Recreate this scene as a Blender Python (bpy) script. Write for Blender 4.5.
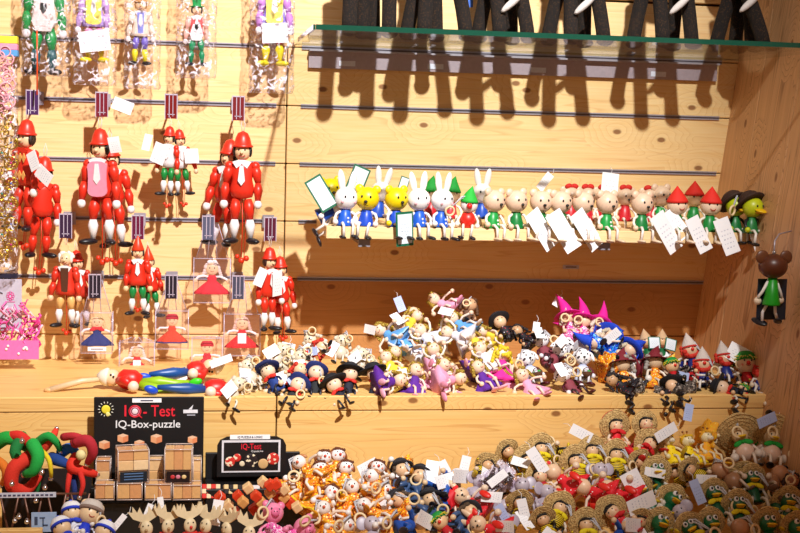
import bpy, math, random
import numpy as np
from mathutils import Matrix, Vector, Euler

random.seed(7)
scene = bpy.context.scene
for o in list(bpy.data.objects):
    bpy.data.objects.remove(o)

# ------------------------------------------------------------ camera, world, lights, exposure
F, YAW, PITCH, ROLL, DIST, CZ = 1328.8, -0.15319, -0.10310, -0.02695, 2.31294, 1.46521
def _rot(a, b, g):
    ca, sa, cb, sb, cg, sg = math.cos(a), math.sin(a), math.cos(b), math.sin(b), math.cos(g), math.sin(g)
    return (Matrix(((ca, -sa, 0), (sa, ca, 0), (0, 0, 1))) @ Matrix(((1, 0, 0), (0, cb, -sb), (0, sb, cb)))
            @ Matrix(((cg, 0, sg), (0, 1, 0), (-sg, 0, cg))))
RC = _rot(YAW, PITCH, ROLL)
CAM = Vector((0, -DIST, CZ))
cd = bpy.data.cameras.new('camera')
cam = bpy.data.objects.new('camera', cd)
scene.collection.objects.link(cam)
r_, f_, u_ = RC.col[0], RC.col[1], RC.col[2]
M4 = Matrix((r_, u_, -f_)).transposed().to_4x4()
M4.translation = CAM
cam.matrix_world = M4
cd.sensor_width = 36.0
cd.lens = F * 36.0 / 800.0
cd.clip_start = 0.05
scene.camera = cam

w = bpy.data.worlds.new('world')
scene.world = w
w.use_nodes = True
bg = w.node_tree.nodes['Background']
bg.inputs[0].default_value = (1.0, 0.62, 0.40, 1)
bg.inputs[1].default_value = 0.29

def lamp(name, loc, target, power, size, col, ang=75):
    l = bpy.data.lights.new(name, 'SPOT')
    l.energy = power
    l.shadow_soft_size = size
    l.color = col
    l.spot_size = math.radians(ang)
    l.spot_blend = 0.9
    o = bpy.data.objects.new(name, l)
    scene.collection.objects.link(o)
    o.location = loc
    o.rotation_euler = (Vector(target) - Vector(loc)).to_track_quat('-Z', 'Y').to_euler()
    return o
lamp('ceiling_spot', (0.48, -2.08, 3.05), (0.13, 0, 1.43), 530, 0.035, (1.0, 0.98, 0.95), 45)

scene.view_settings.view_transform = 'Standard'
scene.view_settings.look = 'None'
scene.view_settings.gamma = 1
scene.view_settings.use_curve_mapping = False
scene.view_settings.exposure = 0.0

# ------------------------------------------------------------ projection helpers
def ray(px, py):
    return RC @ Vector(((px - 400) / F, 1, -(py - 266.5) / F))
def atY(px, py, Y):
    d = ray(px, py)
    return CAM + d * ((Y + DIST) / d.y)
def atZ(px, py, Z):
    d = ray(px, py)
    return CAM + d * ((Z - CZ) / d.z)
def to_px(p):
    q = (Vector(p) - CAM) @ RC
    return 400 + F * q.x / q.y, 266.5 - F * q.z / q.y

# ------------------------------------------------------------ materials
MATS = {}
def srgb(c):
    if isinstance(c, str):
        c = tuple(int(c[i:i + 2], 16) / 255 for i in (0, 2, 4))
    return tuple(x / 12.92 if x <= 0.04045 else ((x + 0.055) / 1.055) ** 2.4 for x in c) + (1,)
def new_mat(name):
    m = bpy.data.materials.new(name)
    m.use_nodes = True
    return m, m.node_tree.nodes, m.node_tree.links, m.node_tree.nodes['Principled BSDF']
def mat(col, rough=0.45, metal=0.0, bump=0.0, bscale=200.0, coat=0.0, alpha=1.0):
    key = (col, rough, metal, bump, bscale, coat)
    if key in MATS:
        return MATS[key]
    m, N, L, P = new_mat('paint_' + str(col))
    P.inputs['Base Color'].default_value = srgb(col)
    P.inputs['Roughness'].default_value = rough
    P.inputs['Metallic'].default_value = metal
    P.inputs['Coat Weight'].default_value = coat
    tc = N.new('ShaderNodeTexCoord')
    no = N.new('ShaderNodeTexNoise')
    no.inputs['Scale'].default_value = bscale
    L.new(tc.outputs['Object'], no.inputs['Vector'])
    mx = N.new('ShaderNodeMix'); mx.data_type = 'RGBA'; mx.blend_type = 'MULTIPLY'
    mx.inputs['Factor'].default_value = 0.22
    mx.inputs[6].default_value = srgb(col)
    L.new(no.outputs['Fac'], mx.inputs[7])
    L.new(mx.outputs[2], P.inputs['Base Color'])
    if bump:
        b = N.new('ShaderNodeBump')
        b.inputs['Strength'].default_value = bump
        b.inputs['Distance'].default_value = 0.002
        L.new(no.outputs['Fac'], b.inputs['Height'])
        L.new(b.outputs['Normal'], P.inputs['Normal'])
    MATS[key] = m
    return m
def speckle(name, base, spots, scale=260.0, rough=0.7, thr=0.35, metal=0.0):
    """fabric with coloured spots: voronoi cells pick one of the spot colours"""
    if name in MATS:
        return MATS[name]
    m, N, L, P = new_mat(name)
    tc = N.new('ShaderNodeTexCoord')
    vo = N.new('ShaderNodeTexVoronoi'); vo.inputs['Scale'].default_value = scale
    L.new(tc.outputs['Object'], vo.inputs['Vector'])
    sep = N.new('ShaderNodeSeparateColor'); L.new(vo.outputs['Color'], sep.inputs[0])
    cr = N.new('ShaderNodeValToRGB'); cr.color_ramp.interpolation = 'CONSTANT'
    cols = [srgb(c) for c in spots]
    while len(cr.color_ramp.elements) < len(cols):
        cr.color_ramp.elements.new(0.5)
    for i, c in enumerate(cols):
        cr.color_ramp.elements[i].position = i / len(cols)
        cr.color_ramp.elements[i].color = c
    L.new(sep.outputs[0], cr.inputs[0])
    lt = N.new('ShaderNodeMath'); lt.operation = 'LESS_THAN'; lt.inputs[1].default_value = thr
    L.new(vo.outputs['Distance'], lt.inputs[0])
    mx = N.new('ShaderNodeMix'); mx.data_type = 'RGBA'
    mx.inputs[6].default_value = srgb(base)
    L.new(lt.outputs[0], mx.inputs[0]); L.new(cr.outputs[0], mx.inputs[7])
    L.new(mx.outputs[2], P.inputs['Base Color'])
    P.inputs['Roughness'].default_value = rough
    P.inputs['Metallic'].default_value = metal
    MATS[name] = m
    return m
def stripes(name, a, b, axis=2, scale=120.0, rough=0.6):
    if name in MATS:
        return MATS[name]
    m, N, L, P = new_mat(name)
    tc = N.new('ShaderNodeTexCoord')
    wv = N.new('ShaderNodeTexWave'); wv.bands_direction = 'XYZ'[axis]
    wv.inputs['Scale'].default_value = scale / 2
    L.new(tc.outputs['Object'], wv.inputs['Vector'])
    cr = N.new('ShaderNodeValToRGB'); cr.color_ramp.interpolation = 'CONSTANT'
    cr.color_ramp.elements[0].color = srgb(a)
    cr.color_ramp.elements[1].color = srgb(b); cr.color_ramp.elements[1].position = 0.5
    L.new(wv.outputs['Fac'], cr.inputs[0]); L.new(cr.outputs[0], P.inputs['Base Color'])
    P.inputs['Roughness'].default_value = rough
    MATS[name] = m
    return m
def straw(name='straw', a='d9b779', b='8a6534'):
    if name in MATS:
        return MATS[name]
    m, N, L, P = new_mat(name)
    tc = N.new('ShaderNodeTexCoord')
    vo = N.new('ShaderNodeTexVoronoi'); vo.inputs['Scale'].default_value = 420
    no = N.new('ShaderNodeTexNoise'); no.inputs['Scale'].default_value = 260; no.inputs['Detail'].default_value = 5
    L.new(tc.outputs['Object'], vo.inputs['Vector']); L.new(tc.outputs['Object'], no.inputs['Vector'])
    mu = N.new('ShaderNodeMath'); mu.operation = 'MULTIPLY'
    L.new(vo.outputs['Distance'], mu.inputs[0]); L.new(no.outputs['Fac'], mu.inputs[1])
    cr = N.new('ShaderNodeValToRGB')
    cr.color_ramp.elements[0].color = srgb(b); cr.color_ramp.elements[0].position = 0.05
    cr.color_ramp.elements[1].color = srgb(a); cr.color_ramp.elements[1].position = 0.32
    L.new(mu.outputs[0], cr.inputs[0]); L.new(cr.outputs[0], P.inputs['Base Color'])
    bp = N.new('ShaderNodeBump'); bp.inputs['Strength'].default_value = 0.8; bp.inputs['Distance'].default_value = 0.002
    L.new(mu.outputs[0], bp.inputs['Height']); L.new(bp.outputs['Normal'], P.inputs['Normal'])
    P.inputs['Roughness'].default_value = 0.8
    MATS[name] = m
    return m
def paper(name='tag_paper', base='f4f4f8', ink='7d88a8', sc=1.0):
    """printed paper: faint rows of small print"""
    if name in MATS:
        return MATS[name]
    m, N, L, P = new_mat(name)
    tc = N.new('ShaderNodeTexCoord')
    br = N.new('ShaderNodeTexBrick')
    br.inputs['Scale'].default_value = 1.0
    br.inputs['Brick Width'].default_value = 0.2; br.inputs['Row Height'].default_value = 0.12
    br.inputs['Mortar Size'].default_value = 0.045
    br.inputs['Color1'].default_value = (1, 1, 1, 1); br.inputs['Color2'].default_value = (0.3, 0.3, 0.3, 1)
    br.inputs['Mortar'].default_value = (0, 0, 0, 1)
    mp = N.new('ShaderNodeMapping'); L.new(tc.outputs['UV'], mp.inputs['Vector']); L.new(mp.outputs[0], br.inputs['Vector'])
    sx = N.new('ShaderNodeSeparateXYZ'); L.new(tc.outputs['UV'], sx.inputs[0])
    def box(o, lo, hi):
        a = N.new('ShaderNodeMath'); a.operation = 'GREATER_THAN'; a.inputs[1].default_value = lo; L.new(o, a.inputs[0])
        b = N.new('ShaderNodeMath'); b.operation = 'LESS_THAN'; b.inputs[1].default_value = hi; L.new(o, b.inputs[0])
        c = N.new('ShaderNodeMath'); c.operation = 'MULTIPLY'; L.new(a.outputs[0], c.inputs[0]); L.new(b.outputs[0], c.inputs[1])
        return c.outputs[0]
    mm = N.new('ShaderNodeMath'); mm.operation = 'MULTIPLY'
    L.new(box(sx.outputs[0], 0.2, 0.8), mm.inputs[0]); L.new(box(sx.outputs[1], 0.15, 0.72), mm.inputs[1])
    m2 = N.new('ShaderNodeMath'); m2.operation = 'MULTIPLY'
    L.new(mm.outputs[0], m2.inputs[0]); L.new(br.outputs['Color'], m2.inputs[1])
    m3 = N.new('ShaderNodeMath'); m3.operation = 'MULTIPLY'; m3.inputs[1].default_value = 0.6
    L.new(m2.outputs[0], m3.inputs[0])
    mx = N.new('ShaderNodeMix'); mx.data_type = 'RGBA'
    mx.inputs[6].default_value = srgb(base); mx.inputs[7].default_value = srgb(ink)
    L.new(m3.outputs[0], mx.inputs[0]); L.new(mx.outputs[2], P.inputs['Base Color'])
    P.inputs['Roughness'].default_value = 0.5
    MATS[name] = m
    return m
def clear(name='clear_plastic', tint='fcf9fd', gloss=0.16, crinkle=0.0, haze=0.06, scale=60.0):
    if name in MATS:
        return MATS[name]
    m, N, L, P = new_mat(name)
    out = N['Material Output']
    N.remove(P)
    tr = N.new('ShaderNodeBsdfTransparent'); tr.inputs[0].default_value = srgb(tint)
    gl = N.new('ShaderNodeBsdfGlossy'); gl.inputs['Roughness'].default_value = 0.12
    df = N.new('ShaderNodeBsdfDiffuse'); df.inputs[0].default_value = srgb('f6f0fb')
    lw = N.new('ShaderNodeLayerWeight'); lw.inputs[0].default_value = 0.5
    pw = N.new('ShaderNodeMath'); pw.operation = 'POWER'; pw.inputs[1].default_value = 3.0
    tc = N.new('ShaderNodeTexCoord')
    no = N.new('ShaderNodeTexNoise'); no.inputs['Scale'].default_value = scale; no.inputs['Detail'].default_value = 4
    no.inputs['Distortion'].default_value = 1.5
    L.new(tc.outputs['Object'], no.inputs['Vector'])
    bp = N.new('ShaderNodeBump'); bp.inputs['Strength'].default_value = crinkle; bp.inputs['Distance'].default_value = 0.01
    L.new(no.outputs['Fac'], bp.inputs['Height'])
    L.new(bp.outputs['Normal'], gl.inputs['Normal']); L.new(bp.outputs['Normal'], lw.inputs['Normal'])
    m1 = N.new('ShaderNodeMixShader'); m2 = N.new('ShaderNodeMixShader')
    ad = N.new('ShaderNodeMath'); ad.operation = 'MULTIPLY_ADD'; ad.inputs[1].default_value = 0.3; ad.inputs[2].default_value = gloss
    ad.use_clamp = True
    L.new(lw.outputs['Facing'], pw.inputs[0]); L.new(pw.outputs[0], ad.inputs[0])
    L.new(ad.outputs[0], m1.inputs[0]); L.new(tr.outputs[0], m1.inputs[1]); L.new(gl.outputs[0], m1.inputs[2])
    if crinkle:
        hz = N.new('ShaderNodeMapRange'); hz.inputs[1].default_value = 0.56; hz.inputs[2].default_value = 0.66  # noise peaks turn diffuse white: glints painted onto the film
        hz.inputs[3].default_value = 0.0; hz.inputs[4].default_value = min(0.9, haze * 9)
        L.new(no.outputs['Fac'], hz.inputs[0]); L.new(hz.outputs[0], m2.inputs[0])
    else:
        m2.inputs[0].default_value = haze
    L.new(m1.outputs[0], m2.inputs[1]); L.new(df.outputs[0], m2.inputs[2])
    L.new(m2.outputs[0], out.inputs[0])
    MATS[name] = m
    return m
def pine(name, light, mid, dark, vertical=False, grain=1.0, knots=True, axis='X'):
    """planed pine: long grain, growth figure and knots"""
    if name in MATS:
        return MATS[name]
    m, N, L, P = new_mat(name)
    tc = N.new('ShaderNodeTexCoord'); oi = N.new('ShaderNodeObjectInfo')
    mp = N.new('ShaderNodeMapping')
    if vertical:
        mp.inputs['Rotation'].default_value = (0, math.radians(90), 0)
    mul = N.new('ShaderNodeMath'); mul.operation = 'MULTIPLY'; mul.inputs[1].default_value = 37.0
    L.new(oi.outputs['Random'], mul.inputs[0])
    cmb = N.new('ShaderNodeCombineXYZ'); L.new(mul.outputs[0], cmb.inputs[0]); L.new(mul.outputs[0], cmb.inputs[1])
    add = N.new('ShaderNodeVectorMath'); add.operation = 'ADD'
    L.new(tc.outputs['Object'], mp.inputs['Vector'])
    L.new(mp.outputs[0], add.inputs[0]); L.new(cmb.outputs[0], add.inputs[1])
    def stretched(sx, sy, sz, scale, detail, dist):
        if vertical: sy, sz = sz, sy
        q = N.new('ShaderNodeMapping'); q.inputs['Scale'].default_value = (sx, sy, sz)
        L.new(add.outputs[0], q.inputs['Vector'])
        n = N.new('ShaderNodeTexNoise'); n.inputs['Scale'].default_value = scale
        n.inputs['Detail'].default_value = detail; n.inputs['Distortion'].default_value = dist
        L.new(q.outputs[0], n.inputs['Vector'])
        return n
    # knots: sparse voronoi points bend the grain and stain it
    kv = N.new('ShaderNodeTexVoronoi'); kv.voronoi_dimensions = '2D'; kv.inputs['Scale'].default_value = 6.0; kv.inputs['Randomness'].default_value = 1.0
    km = N.new('ShaderNodeMapping'); km.inputs['Scale'].default_value = (0.9, 1.5, 0)
    ks = N.new('ShaderNodeSeparateXYZ'); kc = N.new('ShaderNodeCombineXYZ')
    L.new(add.outputs[0], ks.inputs[0]); L.new(ks.outputs[0], kc.inputs[0]); L.new(ks.outputs[1 if vertical else 2], kc.inputs[1])
    L.new(kc.outputs[0], km.inputs['Vector']); L.new(km.outputs[0], kv.inputs['Vector'])
    big = stretched(0.30, 2, 6.0, 3.0, 3, 0.35)
    k1 = N.new('ShaderNodeMapRange'); k1.inputs[1].default_value = 0.0; k1.inputs[2].default_value = 0.35
    k1.inputs[3].default_value = 0.55; k1.inputs[4].default_value = 0.0
    L.new(kv.outputs['Distance'], k1.inputs[0])
    s1 = N.new('ShaderNodeMath'); s1.operation = 'ADD'
    L.new(big.outputs['Fac'], s1.inputs[0]); L.new(k1.outputs[0], s1.inputs[1])
    s2 = N.new('ShaderNodeMath'); s2.operation = 'MULTIPLY'; s2.inputs[1].default_value = 11.0
    L.new(s1.outputs[0], s2.inputs[0])
    fr = N.new('ShaderNodeMath'); fr.operation = 'FRACT'; L.new(s2.outputs[0], fr.inputs[0])
    rg = N.new('ShaderNodeValToRGB')
    e = rg.color_ramp.elements
    e[0].position = 0.0; e[0].color = (0.1, 0.1, 0.1, 1)
    e[1].position = 1.0; e[1].color = (0.0, 0.0, 0.0, 1)
    x = e.new(0.80); x.color = (0.35, 0.35, 0.35, 1)
    x = e.new(0.93); x.color = (1, 1, 1, 1)
    L.new(fr.outputs[0], rg.inputs[0])
    fine = stretched(0.05, 1, 1, 240, 3, 0.0)
    c1 = N.new('ShaderNodeMix'); c1.data_type = 'RGBA'
    c1.inputs[6].default_value = srgb(light); c1.inputs[7].default_value = srgb(mid)
    L.new(fine.outputs['Fac'], c1.inputs[0])
    rm = N.new('ShaderNodeMath'); rm.operation = 'MULTIPLY'; rm.inputs[1].default_value = 0.34 * grain
    L.new(rg.outputs[0], rm.inputs[0])
    c2 = N.new('ShaderNodeMix'); c2.data_type = 'RGBA'; c2.inputs[7].default_value = srgb(dark)
    L.new(rm.outputs[0], c2.inputs[0]); L.new(c1.outputs[2], c2.inputs[6])
    last = c2
    if knots:
        kk = N.new('ShaderNodeMapRange'); kk.inputs[1].default_value = 0.03; kk.inputs[2].default_value = 0.05
        kk.inputs[3].default_value = 0.85; kk.inputs[4].default_value = 0.0
        L.new(kv.outputs['Distance'], kk.inputs[0])
        c3 = N.new('ShaderNodeMix'); c3.data_type = 'RGBA'; c3.inputs[7].default_value = srgb('7a431c')
        L.new(kk.outputs[0], c3.inputs[0]); L.new(c2.outputs[2], c3.inputs[6])
        last = c3
    L.new(last.outputs[2], P.inputs['Base Color'])
    P.inputs['Roughness'].default_value = 0.5
    b = N.new('ShaderNodeBump'); b.inputs['Strength'].default_value = 0.12; b.inputs['Distance'].default_value = 0.001
    L.new(fine.outputs['Fac'], b.inputs['Height']); L.new(b.outputs['Normal'], P.inputs['Normal'])
    MATS[name] = m
    return m

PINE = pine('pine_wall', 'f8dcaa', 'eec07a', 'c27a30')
PINE_SHADE = pine('pine_wall_shaded', 'c48e56', 'b0743c', '74401c')  # same wall pine, darkened: shade below the toy shelf put into the colour
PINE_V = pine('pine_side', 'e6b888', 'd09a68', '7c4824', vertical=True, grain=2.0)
PINE_STEP = pine('pine_step', 'f2cc88', 'e8b868', 'bb7730', grain=1.4)
PINE_SHELF = pine('pine_shelf', 'f6dcae', 'eec98c', 'd39a55', knots=False)
ALU = mat('bdb8c6', 0.35, 0.45)
ALU_DK = mat('77707a', 0.4, 0.3)
NAT = 'f3dcb8'
WOODB = mat('efd3a4', 0.5)
BLACK = mat('151012', 0.35)
WHITE = mat('f6f4f6', 0.4)
PAPER = paper()
PAPER_G = paper('tag_card_inner', 'dbe6ee', '56708f')
GREEN_CARD = mat('14694a', 0.4)
STRAP = stripes('strap_stripe', 'e8e8ee', '6c6c78', 0, 700)
CLEAR = clear(gloss=0.02, haze=0.02)
CRINK = clear('crinkled_film', 'fcfafe', 0.045, 1.0, 0.09, 75.0)

# ------------------------------------------------------------ mesh builder
KIDS = {}
def frame_to(d):
    d = Vector(d).normalized()
    up = Vector((0, 0, 1)) if abs(d.z) < 0.95 else Vector((1, 0, 0))
    x = up.cross(d).normalized()
    y = d.cross(x)
    return Matrix((x, y, d)).transposed()
_sph = {}
def unit_sphere(n, k):
    if (n, k) not in _sph:
        vs = [(0, 0, 1)]
        for j in range(1, k):
            t = math.pi * j / k
            for i in range(n):
                a = 2 * math.pi * i / n
                vs.append((math.sin(t) * math.cos(a), math.sin(t) * math.sin(a), math.cos(t)))
        vs.append((0, 0, -1))
        fs = [(0, 1 + i, 1 + (i + 1) % n) for i in range(n)]
        for j in range(k - 2):
            for i in range(n):
                a, b = 1 + j * n + i, 1 + j * n + (i + 1) % n
                fs.append((a, a + n, b + n, b))
        l = len(vs) - 1; b0 = 1 + (k - 2) * n
        fs += [(b0 + i, l, b0 + (i + 1) % n) for i in range(n)]
        _sph[(n, k)] = (vs, fs)
    return _sph[(n, k)]
class MB:
    def __init__(s):
        s.v, s.f, s.mi, s.sm, s.mats, s.M, s.uv = [], [], [], [], [], None, {}
    def slot(s, m):
        if m not in s.mats:
            s.mats.append(m)
        return s.mats.index(m)
    def add(s, vs, fs, m, smooth=True):
        b = len(s.v)
        if s.M is not None:
            vs = [s.M @ Vector(v) for v in vs]
        s.v.extend(tuple(v) for v in vs)
        k = s.slot(m)
        for f in fs:
            s.f.append(tuple(b + i for i in f)); s.mi.append(k); s.sm.append(smooth)
        return s
    def ell(s, c, r, m, n=14, k=10, R=None):
        if not hasattr(r, '__len__'):
            r = (r, r, r)
        vs, fs = unit_sphere(n, k)
        c = Vector(c)
        if R is None:
            vv = [(c.x + x * r[0], c.y + y * r[1], c.z + z * r[2]) for x, y, z in vs]
        else:
            if isinstance(R, (tuple, list)):
                R = Euler([math.radians(a) for a in R]).to_matrix()
            vv = [c + R @ Vector((x * r[0], y * r[1], z * r[2])) for x, y, z in vs]
        return s.add(vv, fs, m)
    def tube(s, pts, rad, m, n=8, closed=False):
        pts = [Vector(p) for p in pts]
        if not hasattr(rad, '__len__'):
            rad = [rad] * len(pts)
        vs, fs = [], []
        L = len(pts)
        prev = None
        for i, p in enumerate(pts):
            if closed:
                d = pts[(i + 1) % L] - pts[i - 1]
            else:
                d = pts[min(i + 1, L - 1)] - pts[max(i - 1, 0)]
            d = d.normalized() if d.length > 1e-9 else Vector((0, 0, 1))
            if prev is None:
                X = frame_to(d).col[0]
            else:
                X = (prev - d * prev.dot(d))
                X = X.normalized() if X.length > 1e-6 else frame_to(d).col[0]
            prev = X
            Y = d.cross(X)
            for j in range(n):
                a = 2 * math.pi * j / n
                vs.append(p + (X * math.cos(a) + Y * math.sin(a)) * rad[i])
        for i in range(L if closed else L - 1):
            for j in range(n):
                a, b = i * n + j, i * n + (j + 1) % n
                c, d_ = ((i + 1) % L) * n + (j + 1) % n, ((i + 1) % L) * n + j
                fs.append((a, b, c, d_))
        if not closed:
            fs.append(tuple(reversed(range(n)))); fs.append(tuple(range((L - 1) * n, L * n)))
        return s.add(vs, fs, m)
    def lathe(s, prof, m, n=16, c=(0, 0, 0), R=None, sq=1.0, ripple=0.0, waves=6, cap=True):
        c = Vector(c)
        if isinstance(R, (tuple, list)):
            R = Euler([math.radians(a) for a in R]).to_matrix()
        vs, fs = [], []
        for q, (r, z) in enumerate(prof):
            for j in range(n):
                a = 2 * math.pi * j / n
                rr = r * (1 + ripple * math.cos(waves * a) * (r / max(p[0] for p in prof)) ** 2)
                v = Vector((rr * math.cos(a), rr * math.sin(a) * sq, z))
                vs.append(c + (R @ v if R is not None else v))
        for i in range(len(prof) - 1):
            for j in range(n):
                a, b = i * n + j, i * n + (j + 1) % n
                fs.append((a, b, b + n, a + n))
        if cap:
            fs.append(tuple(reversed(range(n)))); fs.append(tuple(range((len(prof) - 1) * n, len(prof) * n)))
        return s.add(vs, fs, m)
    def box(s, c, d, m, R=None, bev=0.0):
        c = Vector(c); hx, hy, hz = d[0] / 2, d[1] / 2, d[2] / 2
        if isinstance(R, (tuple, list)):
            R = Euler([math.radians(a) for a in R]).to_matrix()
        if bev <= 0:
            vs = [(x, y, z) for x in (-hx, hx) for y in (-hy, hy) for z in (-hz, hz)]
            fs = [(0, 1, 3, 2), (4, 6, 7, 5), (0, 4, 5, 1), (2, 3, 7, 6), (0, 2, 6, 4), (1, 5, 7, 3)]
        else:
            b = bev
            vs, idx = [], {}
            for sx in (-1, 1):
                for sy in (-1, 1):
                    for sz in (-1, 1):
                        for ax in range(3):
                            p = [sx * (hx - b), sy * (hy - b), sz * (hz - b)]
                            p[ax] = (sx * hx, sy * hy, sz * hz)[ax]
                            idx[(sx, sy, sz, ax)] = len(vs); vs.append(tuple(p))
            fs = []
            def q(l):
                P = [Vector(vs[i]) for i in l]
                n_ = (P[1] - P[0]).cross(P[2] - P[1])
                cc = sum(P, Vector()) / len(P)
                fs.append(tuple(l) if n_.dot(cc) > 0 else tuple(reversed(l)))
            for ax in range(3):
                o1, o2 = [a for a in range(3) if a != ax]
                for sg in (-1, 1):
                    l = []
                    for a, b2 in ((-1, -1), (1, -1), (1, 1), (-1, 1)):
                        k = [0, 0, 0]; k[ax] = sg; k[o1] = a; k[o2] = b2
                        l.append(idx[(k[0], k[1], k[2], ax)])
                    q(l)
                for a in (-1, 1):
                    for b2 in (-1, 1):
                        k1 = [0, 0, 0]; k1[o1] = a; k1[o2] = b2; k2 = list(k1); k1[ax] = -1; k2[ax] = 1
                        q([idx[(*k1, o1)], idx[(*k2, o1)], idx[(*k2, o2)], idx[(*k1, o2)]])
            for sx in (-1, 1):
                for sy in (-1, 1):
                    for sz in (-1, 1):
                        q([idx[(sx, sy, sz, 0)], idx[(sx, sy, sz, 1)], idx[(sx, sy, sz, 2)]])
        vv = [c + (R @ Vector(v) if R is not None else Vector(v)) for v in vs]
        return s.add(vv, fs, m, False)
    def torus(s, c, Rr, r, m, R=None, n=20, k=6):
        if isinstance(R, (tuple, list)):
            R = Euler([math.radians(a) for a in R]).to_matrix()
        c = Vector(c)
        pts = []
        for i in range(n):
            a = 2 * math.pi * i / n
            v = Vector((Rr * math.cos(a), 0, Rr * math.sin(a)))
            pts.append(c + (R @ v if R is not None else v))
        return s.tube(pts, r, m, k, closed=True)
    def sheet(s, W, H, th, m, c=(0, 0, 0), R=None, bend=0.0, m2=None, border=0.0, mb=None, nx=2, nz=6):
        """card in the XZ plane facing -Y, hung from its top centre, optionally bent; UV mapped on the front"""
        c = Vector(c)
        if isinstance(R, (tuple, list)):
            R = Euler([math.radians(a) for a in R]).to_matrix()
        vs, fs = [], []
        for side in (0, 1):
            for j in range(nz + 1):
                t = j / nz
                for i in range(nx + 1):
                    u = i / nx
                    y = bend * (t * t) + (th if side else 0)
                    v = Vector(((u - 0.5) * W, y, -t * H))
                    vs.append(c + (R @ v if R is not None else v))
        q = (nx + 1) * (nz + 1)
        b = len(s.v)
        uvs = {}
        for side in (0, 1):
            for j in range(nz):
                for i in range(nx):
                    a = side * q + j * (nx + 1) + i
                    f = (a, a + nx + 1, a + nx + 2, a + 1)
                    fs.append(f if side == 0 else tuple(reversed(f)))
        for j in range(nz):
            a = j * (nx + 1); fs.append((a, a + q, a + q + nx + 1, a + nx + 1))
            a = j * (nx + 1) + nx; fs.append((a, a + nx + 1, a + q + nx + 1, a + q))
        for i in range(nx):
            fs.append((i, i + 1, i + 1 + q, i + q))
            a = nz * (nx + 1) + i; fs.append((a, a + q, a + q + 1, a + 1))
        for side in (0, 1):
            for j in range(nz + 1):
                for i in range(nx + 1):
                    s.uv[b + side * q + j * (nx + 1) + i] = (i / nx, 1 - j / nz)
        return s.add(vs, fs, m, False)
    def poly(s, pts, th, m, c=(0, 0, 0), R=None):
        """flat outline (x,z) facing -Y with thickness"""
        c = Vector(c)
        if isinstance(R, (tuple, list)):
            R = Euler([math.radians(a) for a in R]).to_matrix()
        n = len(pts)
        vs = [Vector((x, -th / 2, z)) for x, z in pts] + [Vector((x, th / 2, z)) for x, z in pts]
        vs = [c + (R @ v if R is not None else v) for v in vs]
        fs = [tuple(range(n)), tuple(reversed(range(n, 2 * n)))]
        fs += [(i, i + n, (i + 1) % n + n, (i + 1) % n) for i in range(n)]
        return s.add(vs, fs, m, False)
    def build(s, name, parent=None, loc=None):
        me = bpy.data.meshes.new(name)
        me.from_pydata(s.v, [], s.f)
        for m in s.mats:
            me.materials.append(m)
        me.polygons.foreach_set('material_index', s.mi)
        me.polygons.foreach_set('use_smooth', s.sm)
        if s.uv:
            ul = me.uv_layers.new(name='UVMap')
            for lp in me.loops:
                ul.data[lp.index].uv = s.uv.get(lp.vertex_index, (0, 0))
        me.update()
        o = bpy.data.objects.new(name, me)
        scene.collection.objects.link(o)
        if parent is not None:
            o.parent = parent
            KIDS.setdefault(parent.name, []).append(o)
        if loc is not None:
            o.location = loc
        return o
def empty(name, M=None):
    o = bpy.data.objects.new(name, None)
    o.empty_display_size = 0.02
    scene.collection.objects.link(o)
    if M is not None:
        o.matrix_world = M
    return o
REG = []
def tag(o, label, cat, group=None, anchor=None, extra=None):
    o['label'] = label; o['category'] = cat
    if group:
        o['group'] = group
    REG.append([o, anchor])
    return o
def struct(o):
    o['kind'] = 'structure'
    return o
def rotm(roll=0, pitch=0, yaw=0):
    """roll: clockwise in the picture; pitch: leans back; yaw: turns to the right of the picture"""
    return (Matrix.Rotation(math.radians(roll), 4, 'Y') @ Matrix.Rotation(math.radians(-pitch), 4, 'X')
            @ Matrix.Rotation(math.radians(yaw), 4, 'Z'))

# ------------------------------------------------------------ the shelving unit (setting)
WX0, SEAM, WX1 = -0.52, 0.152, 0.955
GZ = [1.7 - 0.1 * i for i in range(0, 8)]        # groove heights (1.6 is the topmost one in view)
wall = struct(MB().box(((WX0 + WX1 + 0.1) / 2, 0.032, 1.0), (WX1 - WX0 + 0.1, 0.02, 2.0), mat('5a3418', 0.8)).build('wall_back'))
for i, z in enumerate(GZ[:-1] + [1.0]):
    top, bot = z - 0.0008, z - 0.1 + 0.0008
    if i == 6:
        bot = 1.05
    for a, b in ((WX0, SEAM - 0.001), (SEAM + 0.001, WX1 + 0.08)):
        kind = None
        if i == 7: continue
        MB().box((0, 0, 0), (b - a, 0.02, top - bot), PINE if z > 1.25 or b < 0.2 else PINE_SHADE, bev=0.0012).build('plank', wall, ((a + b) / 2, 0.010, (top + bot) / 2))
for z in (1.75,):
    for a, b in ((WX0, SEAM - 0.001), (SEAM + 0.001, WX1 + 0.08)):
        MB().box((0, 0, 0), (b - a, 0.02, 0.092), PINE, bev=0.0012).build('plank', wall, ((a + b) / 2, 0.010, z + 0.0))
for z in GZ[1:6]:
    for a, b in ((WX0 + 0.02, SEAM - 0.018), (SEAM + 0.024, WX1 - 0.02)):
        if z == GZ[4] and a > 0: pass
        r = MB()
        r.box((0, 0.0, 0.0024), (b - a, 0.004, 0.0022), ALU); r.box((0, 0.0, -0.0026), (b - a, 0.004, 0.0016), ALU)
        r.box((0, 0.0012, 0), (b - a, 0.002, 0.004), ALU_DK)
        r.build('groove_rail', wall, ((a + b) / 2, -0.001, z))
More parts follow.
